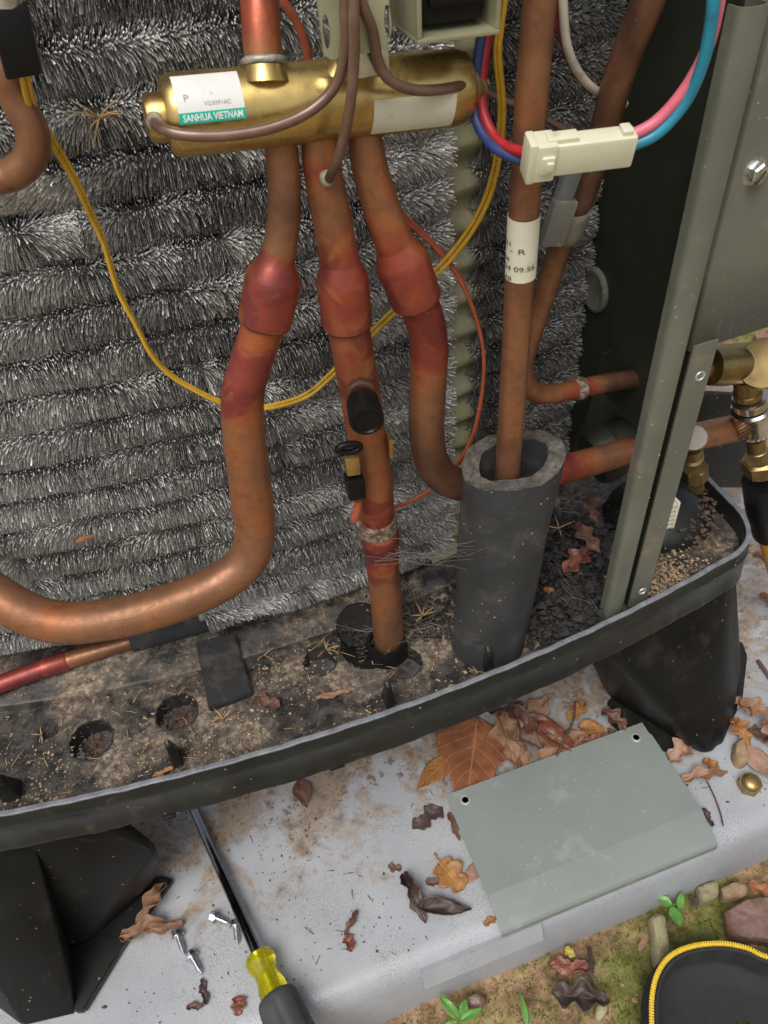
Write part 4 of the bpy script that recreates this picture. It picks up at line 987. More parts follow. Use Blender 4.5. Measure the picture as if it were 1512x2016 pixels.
# ================================================================== SERVICE VALVES AT THE RIGHT
def service_valves():
    t = thing('upper_service_valve', 'upper brass service valve right of the post with large round cap and knurled hose coupling', 'valve', PY(1450, 740, .31))
    a = PY(1392, 722, .31); b = PY(1500, 712, .31); d = unit(b-a)
    lathe('body', [(0, .0085), (.002, .0115), (.012, .0125), (.03, .0125), (.042, .0125)], a, d, 'brass_old', t, 26)
    tow = unit(CAM-PY(1500, 715, .30))
    lathe('stem_cap', [(-.012, .012), (.001, .0152), (.006, .0152), (.008, .0142), (.0082, .0001)], PY(1503, 716, .301), tow, 'brass_old', t, 26, 30, hexa=None)
    dd = unit(PY(1492, 900, .306)-PY(1472, 750, .308))
    lathe('stem', [(0, .0078), (.012, .0078), (.0125, .0088), (.016, .0088)], PY(1468, 742, .307), dd, 'brass_old', t, 22)
    lathe('coupling_ring', [(0, .0098), (.0005, .0108), (.006, .0108), (.0065, .0098)], PY(1476, 783, .306), dd, 'nickel', t, 30, 30)
    pr_ = [(0, .0104), (.001, .0124)]+[(.001+.020*i/12, .0126) for i in range(1, 13)]+[(.0223, .0105)]
    k = lathe('knurled_nut', pr_, PY(1479, 800, .3055), dd, 'nickel', t, 52, False)
    me = k.data; ctr = PY(1479, 800, .3055)
    for i in range(2, 13):
        for j in range(52):
            if (j+i) % 2:
                vtx = me.vertices[i*52+j]; cc = Vector(ctr+dd*pr_[i][0]); vtx.co = cc+(vtx.co-cc)*.925
    lathe('hose_stem', [(0, .006), (.012, .006), (.0125, .0066)], PY(1487, 862, .304), dd, 'brass_old', t, 20)
    lathe('hex_nut', [(0, .0085), (.0012, .0118), (.012, .0118), (.0132, .0105)], PY(1494, 902, .303), dd, 'brass_old', t, 36, 20, hexa={1, 2})
    h = thing('gauge_hose', 'yellow hose with black sleeve hanging from the upper service valve at the right edge', 'hose', PY(1500, 980, .302))
    tube('black_sleeve', [PY(1497, 945, .303), PY(1506, 1000, .302), PY(1516, 1046, .302)], [.0125, .0135, .0130], 'black_connector', h, None, 24, 6)
    tube('hose', [PY(1512, 1035, .302), PY(1524, 1090, .303), PY(1545, 1170, .31)], .0088, 'hose_yellow', h, None, 22, 6)
    l = thing('lower_service_valve', 'lower dull brass service valve behind the post with flat round cap and hex nut', 'valve', PY(1370, 880, .31))
    c = PY(1366, 862, .302); tow = unit(CAM-c)
    lathe('round_cap', [(-.012, .007), (-.002, .0078), (0, .0082), (.004, .0082), (.0052, .0076), (.0053, .0001)], c, tow, 'cap_grey', l, 28, 30)
    dd2 = unit(PY(1368, 960, .312)-PY(1362, 890, .310))
    lathe('stem', [(0, .0075), (.008, .0075), (.0085, .007), (.0095, .0078), (.0105, .007), (.0115, .0078), (.0125, .007), (.014, .007)], PY(1360, 880, .310), dd2, 'brass_old', l, 22)
    lathe('hex_nut', [(0, .0078), (.001, .0088), (.012, .0088), (.013, .008)], PY(1367, 918, .311), dd2, 'brass_old', l, 36, 20, hexa={1, 2})
    lathe('stem_end', [(0, .0055), (.004, .0055), (.006, .004)], PY(1370, 955, .312), dd2, 'brass_old', l, 16)
    k = thing('valve_guard', 'black moulded plastic guard standing behind the two brass service valves', 'guard', PY(1405, 800, .40))
    hull('shell', [PY(px, py, y) for y in (.385, .43) for px, py in ((1335, 960), (1345, 790), (1375, 768), (1450, 772), (1478, 800), (1506, 960))], 'black_plastic', k, .006, 4)
    # comb shaped cream clip on the flange edge
    q = thing('cream_clip', 'small comb shaped cream plastic clip behind the lower flange of the post', 'clip', PY(1322, 1010, .285))
    c = PY(1326, 1010, .288); up = unit(PY(1335, 975, .288)-PY(1318, 1040, .288)); vx = np.array([1, .1, 0])
    box('back', c, vx, (0, 1, 0), up, (.0025, .006, .024), 'cream_label', q, .0006)
    for k in range(6): box('tooth', c+up*(-.010+.004*k)-unit(vx)*.0030, vx, (0, 1, 0), up, (.004, .005, .0014), 'cream_label', q, 0)
service_valves()

# ================================================================== RUBBER PARTS ON THE PAN
def rubber_bits():
    g = thing('rubber_grommet', 'black rubber grommet flange round the foot of the middle copper pipe', 'grommet', PZ(752, 1270, ZF))
    c = PZ(728, 1262, ZF+.004)
    lathe('flange', [(0, .0195), (.002, .020), (.0035, .019), (.0038, .012), (.003, .011)], c-np.array([0, 0, .0035]), (-.12, -.05, 1), 'black_leg', g, 36, 40)
    lathe('collar', [(0, .0145), (.010, .0135), (.0125, .0125), (.012, .0105), (.002, .0105)], PZ(762, 1282, ZF+.001), (0, .02, 1), 'black_leg', g, 30, 40)
    lathe('flange', [(0, .0155), (.0015, .016), (.003, .015), (.0033, .010)], PZ(708, 1232, ZF+.0085), (-.25, -.35, 1), 'black_leg', g, 36, 40)
    a, b, c_, d = (PZ(q[0], q[1], ZF+q[2]) for q in ((384, 1262, .0115), (462, 1246, .0115), (496, 1362, .0065), (410, 1394, .0065)))
    bm = bmesh.new(); f = bm.faces.new([bm.verts.new(p) for p in (a, b, c_, d)]); r = bmesh.ops.extrude_face_region(bm, geom=[f])
    bmesh.ops.translate(bm, verts=[x for x in r['geom'] if isinstance(x, bmesh.types.BMVert)], vec=(0, 0, -.0055)); bmesh.ops.recalc_face_normals(bm, faces=bm.faces)
    bmesh.ops.bevel(bm, geom=bm.edges[:], offset=.0008, segments=2, affect='EDGES')
    tag(bmo('rubber_pad', bm, 'rubber', None, 40), 'square dark rubber pad lying on the dirty base floor', 'pad')
    a = PZ(640, 1382, ZF)
    box('x', (0, 0, -5), (1, 0, 0), (0, 1, 0), (0, 0, 1), (.001, .001, .001), 'rubber', None, 0) if False else None
rubber_bits()

# ================================================================== LOOSE PANEL
def loose_panel():
    t = thing('access_panel', 'loose grey green metal panel with two screw holes, lying on the pad', 'panel', (.187, .2, .008))
    x0, x1, yb, ym, yf = .0988, .2770, .2575, .1775, .1520
    hl = [PZ(916, 1576, .009), PZ(1252, 1453, .009)]
    v, f = sheet2d([(x0, ym), (x1, ym), (x1, yb-.012), (x1-.0012, yb-.011), (x1-.001, yb), (x0, yb)], [circ(h[:2], .0024, 20) for h in hl], .0005)
    v[:, 2] += .0098
    V = [tuple(q) for q in v]; Fs = [tuple(q) for q in f]
    k = len(V)
    prof = [(ym, .0098), (ym-.0012, .0096), (ym-.012, .0070), (yf+.0065, .0048), (yf+.0042, .0043), (yf+.0020, .0032), (yf+.0005, .0010), (yf, -.0035)]
    xs = np.linspace(x0, x1, 14)
    for dz in (.0005, -.0005):
        for y, z in prof:
            for x in xs: V.append((x-(.0012 if y < ym-.002 and x == x1 else 0), y, z+dz+.0005*math.sin((x-x0)*18)*(ym-y)/.025))
    n = len(xs); m = len(prof)
    for s in (0, 1):
        for j in range(m-1):
            for i in range(n-1):
                a = k+s*m*n+j*n+i; q = (a, a+1, a+n+1, a+n); Fs.append(q[::-1] if s == 0 else q)
    for j in range(m-1):
        for i in (0, n-1):
            a = k+j*n+i; b = a+m*n; Fs.append((a, a+n, b+n, b))
    for i in range(n-1):
        a = k+(m-1)*n+i; Fs.append((a, a+1, a+1+m*n, a+m*n))
    pyd('sheet', V, Fs, 'panel_paint', t, 25)
    for h in hl: lathe('hole_rim', [(0, .0025), (.0004, .0027), (.0004, .0037), (0, .0041)], (h[0], h[1], .0103), (0, 0, 1), 'bare_edge', t, 22)
loose_panel()

# ================================================================== TOOLS AND FIXINGS
def screwdriver():
    t = thing('screwdriver', 'screwdriver with steel shank, clear yellow collar and grey ribbed grip lying on the pad', 'screwdriver', PZ(505, 1870, 0))
    A = PZ(362, 1548, .005); B = PZ(507, 1878, .014); d = unit(B-A); ln = np.linalg.norm(B-A)
    lathe('shank', [(0, .0022), (.004, .0038), (ln, .0038)], A, d, 'steel_chrome', t, 20)
    yl = np.linalg.norm(PZ(546, 1962, .015)-B)
    lathe('yellow_collar', [(-.001, .0055), (.001, .0092), (.004, .0104), (.0085, .0102), (.013, .0082), (.018, .0080), (.024, .0098), (yl+.004, .0106)], B, d, 'yellow_clear', t, 28, 60)
    lathe('blade_core', [(0, .0036), (yl+.002, .0036)], B+d*.0015, d, 'zinc', t, 12)
    G = B+d*(yl-.001)
    pr_ = [(0, .0108), (.001, .0126), (.004, .0138), (.008, .0142), (.03, .0150), (.06, .0158), (.085, .0150), (.095, .012), (.1, .006)]
    g = lathe('grip', pr_, G, d, 'grip_grey', t, 48, 60)
    me = g.data
    for i in range(3, 7):
        for k in range(48):
            if k % 8 in (0, 1): vtx = me.vertices[i*48+k]; c = Vector(G+d*pr_[i][0]); vtx.co = c+(vtx.co-c)*.90
screwdriver()
def screws():
    labs = ['zinc hex head screw nearest the screwdriver shank pointing right', 'zinc hex head screw touching the screwdriver shank, pointing to the front', 'zinc hex head screw beside the crumpled tan leaf', 'zinc hex head screw closest to the front of the four']
    for (h, tp), lb in zip((((424, 1806), (452, 1818)), ((464, 1823), (468, 1861)), ((350, 1843), (363, 1880)), ((378, 1884), (398, 1919))), labs):
        H, T = PZ(*h, .0045), PZ(*tp, .0022); d = unit(T-H); ln = max(np.linalg.norm(T-H), .012)
        t = thing('screw', lb, 'screw', H, 'sheet metal screws on the pad')
        lathe('head', [(-.0045, .0003), (-.0045, .0030), (-.004, .0036), (-.0005, .0036), (-.0005, .0048), (.0005, .0048), (.0005, .002)], H, d, 'zinc', t, 24, 30, hexa={2, 3})
        pr_ = []; n = 40
        for i in range(n+1):
            f = i/n; r = .0017*(1 if f < .75 else max(.05, 1-(f-.75)/.25)); pr_.append((f*ln, r+.0006*(i % 4 < 2)*(f < .95)))
        lathe('thread', pr_, H, d, 'zinc', t, 14, 50)
screws()
c = PZ(1473, 1548, 0)
nut = thing('brass_cap_nut', 'domed brass hexagonal cap nut on the pad right of the loose panel', 'cap nut', c)
lathe('hex', [(0, .0085), (.0005, .0090), (.008, .0090), (.009, .0082)], c+np.array([0, 0, .0002]), (-.10, -.12, 1), 'brass_old', nut, 36, 20, hexa={1, 2}, ref=(1, .4, 0))
lathe('dome', [(.0075, .0076), (.0095, .0074), (.0115, .0065), (.0128, .0045), (.0133, .0015)], c, (-.10, -.12, 1), 'brass_old', nut, 28, 60)
def zip_case():
    t = thing('zip_case', 'open black fabric case with yellow zipper on the soil at the lower right corner', 'case', PZ(1420, 1960, GZ))
    z = -.022
    pp = [PZ(*q, z)[:2] for q in ((1284, 2075), (1283, 2020), (1284, 1960), (1296, 1915), (1322, 1882), (1365, 1864), (1420, 1859), (1470, 1868), (1530, 1888))]
    pp += [pp[-1]+np.array([.06, -.02]), pp[-1]+np.array([.085, -.07]), pp[-1]+np.array([.06, -.13]), pp[0]+np.array([.045, -.085]), pp[0]+np.array([.006, -.05])]
    P = np.array(pp); P3 = np.c_[P, np.zeros(len(P))]; path, _ = spline(np.vstack([P3, P3[:1]]), None, 8); path = path[:-1]
    c = path.mean(0); n = len(path); vs, fs = [], []
    rows = [(1.02, GZ+.002), (1.06, GZ+.016), (1.01, z-.002), (.985, z+.0005), (.955, z-.0005), (.93, z-.006), (.90, z-.024), (.86, GZ+.008), (.5, GZ+.006), (.05, GZ+.006)]
    for s, zz in rows:
        for p in path: vs.append((c[0]+(p[0]-c[0])*s, c[1]+(p[1]-c[1])*s, zz))
    for i in range(len(rows)-1):
        for k in range(n): fs.append((i*n+k, i*n+(k+1) % n, (i+1)*n+(k+1) % n, (i+1)*n+k))
    pyd('shell', vs, fs, 'fabric_black', t, True)
    # zipper teeth on the tape
    q = c+(path-c)*1.004; q[:, 2] = z+.0005
    pyd('zip_tape', *(lambda v_, f_: (v_, f_))(*tube_data(np.vstack([q, q[:1]]), np.full(n+1, .0010), 8, False)), 'zip_yellow', t, True)
    seglen = np.r_[0, np.cumsum(np.linalg.norm(np.diff(np.vstack([q, q[:1]]), axis=0), axis=1))]; V, Fs = [], []
    Q = np.vstack([q, q[:1]])
    for k, s in enumerate(np.arange(0, seglen[-1], .0017)):
        i = min(np.searchsorted(seglen, s, 'right')-1, n-1); f = (s-seglen[i])/(seglen[i+1]-seglen[i]); p = Q[i]*(1-f)+Q[i+1]*f; tdir = unit(Q[i+1]-Q[i]); o_ = np.array([tdir[1], -tdir[0], 0])
        b = len(V)
        for zz in (-.0004, .0014):
            for a_, b_ in ((-.0005, -.0016), (.0005, -.0016), (.0005, .0016), (-.0005, .0016)): V.append(p+tdir*a_+o_*b_+np.array([0, 0, zz]))
        Fs += [tuple(b+x for x in g) for g in ((3, 2, 1, 0), (4, 5, 6, 7), (0, 1, 5, 4), (1, 2, 6, 5), (2, 3, 7, 6), (3, 0, 4, 7))]
    pyd('zip_teeth', V, Fs, 'zip_yellow', t, False, 'stuff')
    q2 = c+(path-c)*.945; q2[:, 2] = z-.0010
    tube('binding', list(q2)+[q2[0]], .0016, 'fabric_black', t, None, 8, straight=True)
zip_case()

# ================================================================== LEAVES
def leaf(name, label, base, tip, wf, kind, mat, z=.0015, curl=.3, bow=.2, rough=.12, roll=0, stem=0, group=None, cat='leaf', seed=0, parent=None):
    """base/tip: where the two ends of the leaf lie; curl lifts the sides, bow arches the length"""
    A, B = PZ(*base, z), PZ(*tip, z); d = unit(B-A); ln = np.linalg.norm(B-A); s = np.array([-d[1], d[0], 0]); nu, nv = 22, 10
    rg = random.Random(seed+hash((base, tip)) % 1000 if False else seed*31+int(base[0])+int(tip[1])); ph = rg.uniform(0, 10); hw = ln*wf*.5
    def width(u, sd):
        e = math.sin(math.pi*min(1, max(0, u))**.8)**.75
        if kind == 'oak': return hw*(e*(.72+.34*math.sin(u*17+ph+sd))+.05)
        if kind == 'ovate': return hw*(math.sin(math.pi*u**.75)**.9+.015+.02*math.sin(u*40+ph))
        if kind == 'broad': return hw*(min(1, (u*4)**.8)*(1-.75*u**2.2)*(.93+.10*math.sin(u*9+ph+sd)+.035*math.sin(u*31+ph)))
        if kind == 'maple': return hw*(e**.6*(.58+.5*abs(math.sin(u*7.5+ph+sd*.7)))+.03)
        return hw*(e**.7*(.7+.28*math.sin(u*11+ph+sd*2)+.16*math.sin(u*29+ph*2+sd))+.06)
    vs, fs, uvs = [], [], []
    for i in range(nu+1):
        u = i/nu
        for j in range(nv+1):
            v = j/nv*2-1; wd = width(u, 1 if v > 0 else 0)
            zz = curl*hw*(abs(v)**1.7)*(.6+.5*math.sin(u*5+ph))+bow*ln*.5*math.sin(math.pi*u)*(.6+.4*math.cos(ph))-.05*hw*math.exp(-(v/.08)**2)
            nz = mnoise.fractal(Vector((u*3.2+ph, v*1.6, ph)), 1., 2., 3)
            p = A+d*ln*u+s*wd*v*(1-.25*curl*abs(v))+np.array([0, 0, 1.])*(abs(zz)*1.+rough*hw*(nz+.35)+roll*wd*v)
            p[2] = max(p[2], z-.0007); vs.append(p); uvs.append((u, v*.5+.5))
    n = nv+1
    for i in range(nu):
        for j in range(nv): fs.append((i*n+j, i*n+j+1, (i+1)*n+j+1, (i+1)*n+j))
    if stem:
        k = len(vs); sv, sf = tube_data([A-d*ln*stem+s*ln*stem*.25+np.array([0, 0, .001]), A-d*ln*stem*.5+np.array([0, 0, .002]), A+d*ln*.06+np.array([0, 0, .0012])], [.0006, .0005, .0005], 6)
        vs += sv; fs += [tuple(q+k for q in f_) for f_ in sf]; uvs += [(0, .5)]*len(sv)
    me = bpy.data.meshes.new(name); me.from_pydata([tuple(map(float, q)) for q in vs], [], fs); uvl = me.uv_layers.new(name='UVMap')
    for l in me.loops: uvl.data[l.index].uv = uvs[l.vertex_index]
    o = link(name, me, mat, parent, True); m = o.modifiers.new('thick', 'SOLIDIFY'); m.thickness = .0003; m.offset = 1
    return tag(o, label, cat, group)
G1 = 'dead leaves on the pad'
LV = [
 ('large flat orange brown leaf against the upper edge of the loose panel', (940, 1412), (920, 1578), .92, 'broad', 'leaf_orange', .003, .10, .10, .05, 0),
 ('small ochre oval leaf poking out left of the large orange leaf', (886, 1490), (822, 1552), .48, 'ovate', 'leaf_ochre', .0015, .15, .08, .06, 0),
 ('tan lobed oak leaf standing on edge right of the large orange leaf', (985, 1408), (1018, 1520), .62, 'oak', 'leaf_tan', .003, .45, .2, .3, 0),
 ('brown scrap of leaf under the tan oak leaf', (1015, 1460), (1040, 1530), .5, 'ragged', 'leaf_tan', .002, .4, .2, .35, 0),
 ('puckered red brown leaf with a small hole behind the loose panel', (1040, 1420), (1128, 1480), .72, 'broad', 'leaf_red', .006, .35, .25, .22, 0),
 ('yellow orange curled leaf next to the black foot flange', (1138, 1432), (1196, 1440), .62, 'ovate', 'leaf_ochre', .004, .4, .2, .1, 0),
 ('pale tan leaf half under the rim behind the puckered leaf', (1080, 1378), (1010, 1432), .5, 'oak', 'leaf_tan', .006, .3, .2, .2, 0),
 ('orange leaf under the rim left of the right leg', (1150, 1385), (1118, 1420), .7, 'oak', 'leaf_ochre', .004, .3, .2, .2, 0),
 ('brown leaf folded over between the tan oak leaf and the puckered leaf', (1010, 1400), (1062, 1475), .7, 'ragged', 'leaf_brown', .007, .4, .25, .3, 0),
 ('dull brown leaf flat beneath the puckered leaf', (1060, 1500), (1160, 1448), .6, 'oak', 'leaf_tan', .002, .25, .15, .25, 0),
 ('dark brown leaf deep under the rim above the large orange leaf', (960, 1400), (1030, 1388), .7, 'ragged', 'leaf_dark', .004, .3, .2, .25, 0),
 ('brown leaf leaning on the front of the right leg', (1185, 1400), (1235, 1440), .7, 'oak', 'leaf_brown', .009, .4, .25, .3, 0),
 ('reddish leaf tip pressed against the upper edge of the loose panel', (1130, 1470), (1185, 1452), .5, 'ragged', 'leaf_red', .006, .3, .2, .25, 0),
 ('small brown leaf at the left foot of the right leg', (1210, 1440), (1180, 1470), .7, 'ragged', 'leaf_brown', .003, .3, .2, .2, 0),
 ('ochre fan shaped leaf touching the left edge of the loose panel', (866, 1700), (912, 1752), .95, 'maple', 'leaf_ochre', .0015, .2, .12, .1, .3),
 ('pinkish leaf tip sticking out from under the loose panel', (945, 1700), (915, 1742), .55, 'ovate', 'leaf_pink', .001, .1, .05, .1, 0),
 ('dark red brown scrap left of the ochre fan shaped leaf', (838, 1736), (890, 1742), .42, 'ragged', 'leaf_brown', .001, .35, .15, .2, 0),
 ('blackish curled leaf upper half left of the loose panel', (795, 1722), (838, 1818), .42, 'ragged', 'leaf_dark', .002, .7, .25, .3, 0),
 ('blackish pointed curled leaf arching in front of the fan shaped leaf', (822, 1790), (928, 1792), .40, 'ovate', 'leaf_dark', .002, .8, .35, .3, 0),
 ('twisted brown leaf strip alone in the middle of the pad', (705, 1795), (678, 1842), .36, 'ragged', 'leaf_brown', .001, .6, .25, .3, 0),
 ('rust brown leaf scrap below the twisted strip', (684, 1838), (692, 1874), .8, 'ragged', 'leaf_red', .0012, .4, .2, .2, 0),
 ('brown oval leaf on the pad just under the rim centre', (590, 1536), (604, 1590), .66, 'ovate', 'leaf_brown', .0015, .25, .15, .2, 0),
 ('crumpled tan leaf tucked against the flange of the left leg', (240, 1850), (362, 1818), .42, 'ragged', 'leaf_tan', .003, .55, .35, .5, 0),
 ('crumpled tan leaf piece lying across the left foot flange', (330, 1742), (268, 1836), .45, 'oak', 'leaf_tan', .004, .5, .3, .5, 0),
 ('dark wet leaf strip near the four screws', (396, 1928), (408, 1978), .42, 'ragged', 'leaf_dark', .001, .5, .2, .3, 0),
 ('small dark leaf scrap with a yellow end left of the star shaped scrap', (368, 1984), (402, 1980), .5, 'ragged', 'leaf_brown', .001, .4, .2, .3, 0),
 ('small star shaped reddish leaf scrap beside the screwdriver grip', (474, 1962), (466, 2000), .95, 'maple', 'leaf_red', .001, .3, .1, .2, 0),
 ('dark wet leaf patch by the left corner of the loose panel', (870, 1590), (812, 1632), .6, 'ragged', 'leaf_dark', .0005, .1, .03, .15, 0),
 ('brown leaf sliver under the left edge of the loose panel', (884, 1600), (905, 1655), .3, 'ragged', 'leaf_brown', .001, .2, .05, .1, 0),
 ('small grey brown scrap above the blackish curled leaf', (764, 1706), (790, 1712), .75, 'ragged', 'leaf_brown', .001, .3, .1, .2, 0),
 ('small ochre leaf chip at the front edge of the pad', (952, 1820), (978, 1806), .6, 'ragged', 'leaf_ochre', .0006, .2, .05, .1, 0),
 ('pink tan folded leaf at the right corner of the loose panel', (1318, 1500), (1362, 1462), .75, 'oak', 'leaf_pink', .003, .5, .3, .3, 0),
 ('curled ochre leaf between the panel and the brass nut', (1338, 1540), (1432, 1520), .36, 'oak', 'leaf_tan', .002, .5, .25, .3, 0),
 ('orange brown leaf under the front of the right leg', (1385, 1495), (1420, 1530), .6, 'oak', 'leaf_ochre', .002, .4, .15, .3, 0),
 ('dark brown scrap below the right corner of the loose panel', (1385, 1592), (1402, 1628), .5, 'ragged', 'leaf_dark', .001, .4, .15, .3, 0),
 ('orange leaf standing behind the pebble right of the leg', (1440, 1420), (1475, 1470), .8, 'oak', 'leaf_ochre', .004, .5, .2, .25, 0),
 ('large tan veined leaf at the right edge of the pad', (1462, 1470), (1545, 1545), .5, 'ovate', 'leaf_pink', .005, .3, .2, .12, 0),
 ('tan folded leaf against the right side of the right leg', (1440, 1375), (1480, 1412), .8, 'oak', 'leaf_pink', .006, .4, .3, .3, 0),
 ('brown lobed leaf topmost in the heap right of the leg', (1455, 1385), (1530, 1420), .6, 'oak', 'leaf_tan', .010, .4, .25, .25, 0),
 ('dark brown leaf at the bottom of the heap right of the leg', (1470, 1440), (1540, 1455), .6, 'ragged', 'leaf_brown', .003, .3, .2, .25, 0),
 ('pale leaf at the right picture edge above the large tan one', (1500, 1420), (1530, 1480), .6, 'oak', 'leaf_pink', .007, .4, .3, .25, 0),
 ('orange tan leaf at the far right edge beside the base pan', (1496, 1170), (1540, 1200), .6, 'oak', 'leaf_orange', .002, .3, .2, .2, 0),
 ('tiny dark red leaf scrap on the pad right of the base', (1484, 1090), (1520, 1105), .7, 'ragged', 'leaf_red', .002, .3, .2, .2, 0),
]
for i, (lb, b, tp, wf, kd, mt, z, cu, bw, ro, stem) in enumerate(LV):
    leaf('dead_leaf', lb, b, tp, wf, kd, mt, z, cu, bw, ro, 0, stem, G1, 'leaf', i)
GL = [
 ('shiny red wet leaf on the bare soil in front of the pad', (1082, 1900), (1160, 1908), .55, 'ragged', 'leaf_red', .35),
 ('crumpled black brown wet leaf on the soil below the red one', (1085, 1955), (1198, 1975), .62, 'oak', 'leaf_dark', .5),
 ('narrow black leaf stalk standing above the crumpled wet leaf', (1160, 1865), (1166, 1945), .22, 'ragged', 'leaf_dark', .4),
 ('small yellow leaf chip on the soil by the pad', (1112, 1868), (1132, 1884), .8, 'maple', 'leaf_yellow', .2),
 ('orange leaf chip left of the pale long stone', (1258, 1872), (1270, 1846), .4, 'ovate', 'leaf_pink', .2),
 ('rust leaf bits at the right edge above the flat red stone', (1470, 1740), (1530, 1762), .6, 'oak', 'leaf_orange', .3),
 ('dark leaf between the seedling and the beige stone', (1358, 1762), (1372, 1792), .6, 'ragged', 'leaf_dark', .3),
]
for i, (lb, b, tp, wf, kd, mt, cu) in enumerate(GL):
    leaf('dead_leaf', lb, b, tp, wf, kd, mt, GZ+.005, cu, .2, .3, 0, 0, 'dead leaves on the soil', 'leaf', i+60)
IN = [
 ('dark brown leaf lying in the black dirt between foam sleeve and post', (1110, 1130), (1165, 1085), .6, 'oak', 'leaf_red', ZF+.012),
 ('second dark leaf deeper behind the foam sleeve', (1130, 1040), (1180, 1090), .6, 'oak', 'leaf_brown', ZF+.02),
 ('rust leaf scrap low beside the foam sleeve', (1070, 1160), (1098, 1180), .6, 'ragged', 'leaf_orange', ZF+.008),
 ('brown curled leaf behind the lower copper elbow', (1150, 985), (1175, 1030), .5, 'oak', 'leaf_brown', ZF+.035),
 ('ochre leaf resting on the pipe bush behind the post', (1165, 855), (1212, 890), .4, 'ovate', 'leaf_ochre', ZF+.075),
 ('purplish crumpled leaf on the base floor left of the drain holes', (505, 1372), (552, 1395), .6, 'ragged', 'leaf_brown', ZF+.002),
 ('flat tan leaf flake on the base floor by the rim', (620, 1375), (690, 1362), .25, 'ragged', 'leaf_tan', ZF+.002),
 ('tan leaf shred on the floor beside the left peg', (300, 1530), (342, 1512), .35, 'ragged', 'leaf_ochre', ZF+.002),
 ('thin orange bud scale stuck in the coil at the lower left', (150, 1068), (190, 1052), .32, 'ovate', 'leaf_orange', None),
]
for i, (lb, b, tp, wf, kd, mt, z) in enumerate(IN):
    if z is None:
        o = leaf('dead_leaf', lb, b, tp, wf, kd, mt, .30, .3, .1, .1, 0, 0, None, 'leaf', i+90)
        dlt = PY(170, 1060, .3315)-PZ(170, 1060, .30); o.location = Vector(dlt)
    else: leaf('dead_leaf', lb, b, tp, wf, kd, mt, z, .4, .25, .25, 0, 0, 'dead leaves inside the unit', 'leaf', i+90)
# leaves on the ground beyond the pad, at the right
LT = [('orange curled leaf', 1478, 690, 'leaf_orange', 'oak', 30), ('pale tan leaf', 1500, 668, 'leaf_pink', 'ovate', 26), ('small brown leaf', 1448, 705, 'leaf_brown', 'ragged', 18), ('tan lobed leaf', 1425, 700, 'leaf_tan', 'oak', 22),
      ('pink brown leaf', 1505, 740, 'leaf_pink', 'oak', 26), ('dark brown leaf', 1440, 745, 'leaf_dark', 'ragged', 24), ('large orange leaf', 1508, 780, 'leaf_orange', 'ovate', 30), ('dull tan leaf', 1430, 790, 'leaf_tan', 'ragged', 24)]
for i, (nm, px, py, mt, kd, r_) in enumerate(LT):
    a = i*1.9; zz = gh(.75, .7)+.010
    where = ['under the bottom edge of the service panel', 'topmost at the right edge below the service panel', 'left of the brass cap', 'nearest the post flange', 'right of the upper brass valve', 'behind the upper brass valve', 'behind the knurled coupling', 'behind the lower copper stub'][i]
    leaf('fallen_leaf', nm+' on the far ground '+where, (px-r_*math.cos(a), py-r_*.5*math.sin(a)), (px+r_*math.cos(a), py+r_*.5*math.sin(a)), .65, kd, mt, zz, .4, .25, .25, 0, 0, 'leaf litter beyond the pad', 'leaf', i+200)

# ================================================================== STONES AND PLANTS
def stone(label, outline, z, h, mat, name='stone', seed=1, flat=.75, group='stones by the pad'):
    P = np.array([PZ(*q, z)[:2] for q in outline]); c = P.mean(0); n0 = len(P)
    path, _ = spline(np.c_[np.vstack([P, P[:1]]), np.zeros(n0+1)], None, 5); path = path[:-1, :2]; n = len(path); vs, fs = [], []
    rows = [(1.0, -.004), (1.02, h*.35), (.96, h*.75), (flat, h*.96), (flat*.5, h*1.02), (.04, h)]
    for s, zz in rows:
        for p in path:
            x, y = c+(p-c)*s; q = mnoise.fractal(Vector((x*120+seed, y*120, zz*90)), 1., 2., 4)
            vs.append((x+.0007*q, y+.0007*q, z+zz+.0016*q*(zz > 0)))
    for i in range(len(rows)-1):
        for k in range(n): fs.append((i*n+k, i*n+(k+1) % n, (i+1)*n+(k+1) % n, (i+1)*n+k))
    fs.append(tuple((len(rows)-1)*n+k for k in range(n)))
    return tag(pyd(name, vs, fs, mat, None, 40), label, 'stone', group)
gz = GZ+.0005
stone('pale long beige stone standing by the zip case', [(1276, 1815), (1290, 1805), (1306, 1812), (1312, 1860), (1316, 1895), (1290, 1905), (1282, 1860)], gz, .012, 'stone_beige', seed=2)
stone('small square beige stone against the pad edge', [(1370, 1752), (1392, 1740), (1410, 1750), (1408, 1772), (1378, 1780)], gz, .009, 'stone_beige', seed=3)
stone('ochre tan stone right of the square beige one', [(1415, 1755), (1440, 1742), (1468, 1748), (1462, 1768), (1425, 1772)], gz, .007, 'stone_tan', seed=4)
stone('large flat reddish brown stone at the right edge', [(1424, 1800), (1452, 1782), (1500, 1770), (1560, 1775), (1560, 1860), (1490, 1858), (1440, 1850)], gz, .009, 'stone_red', seed=5, flat=.88)
stone('smooth tan pebble on the pad behind the brass nut', [(1442, 1470), (1458, 1462), (1468, 1480), (1470, 1505), (1452, 1512), (1440, 1495)], .001, .010, 'stone_tan', seed=6)
stone('grey stone beside the seedling at the bottom edge', [(915, 1968), (940, 1960), (958, 1970), (950, 1985), (925, 1984)], gz, .006, 'stone_red', seed=7)
stone('small yellowish stone under the wet leaf', [(1172, 1985), (1188, 1978), (1194, 1995), (1180, 2012), (1170, 2002)], gz, .006, 'stone_beige', seed=8)
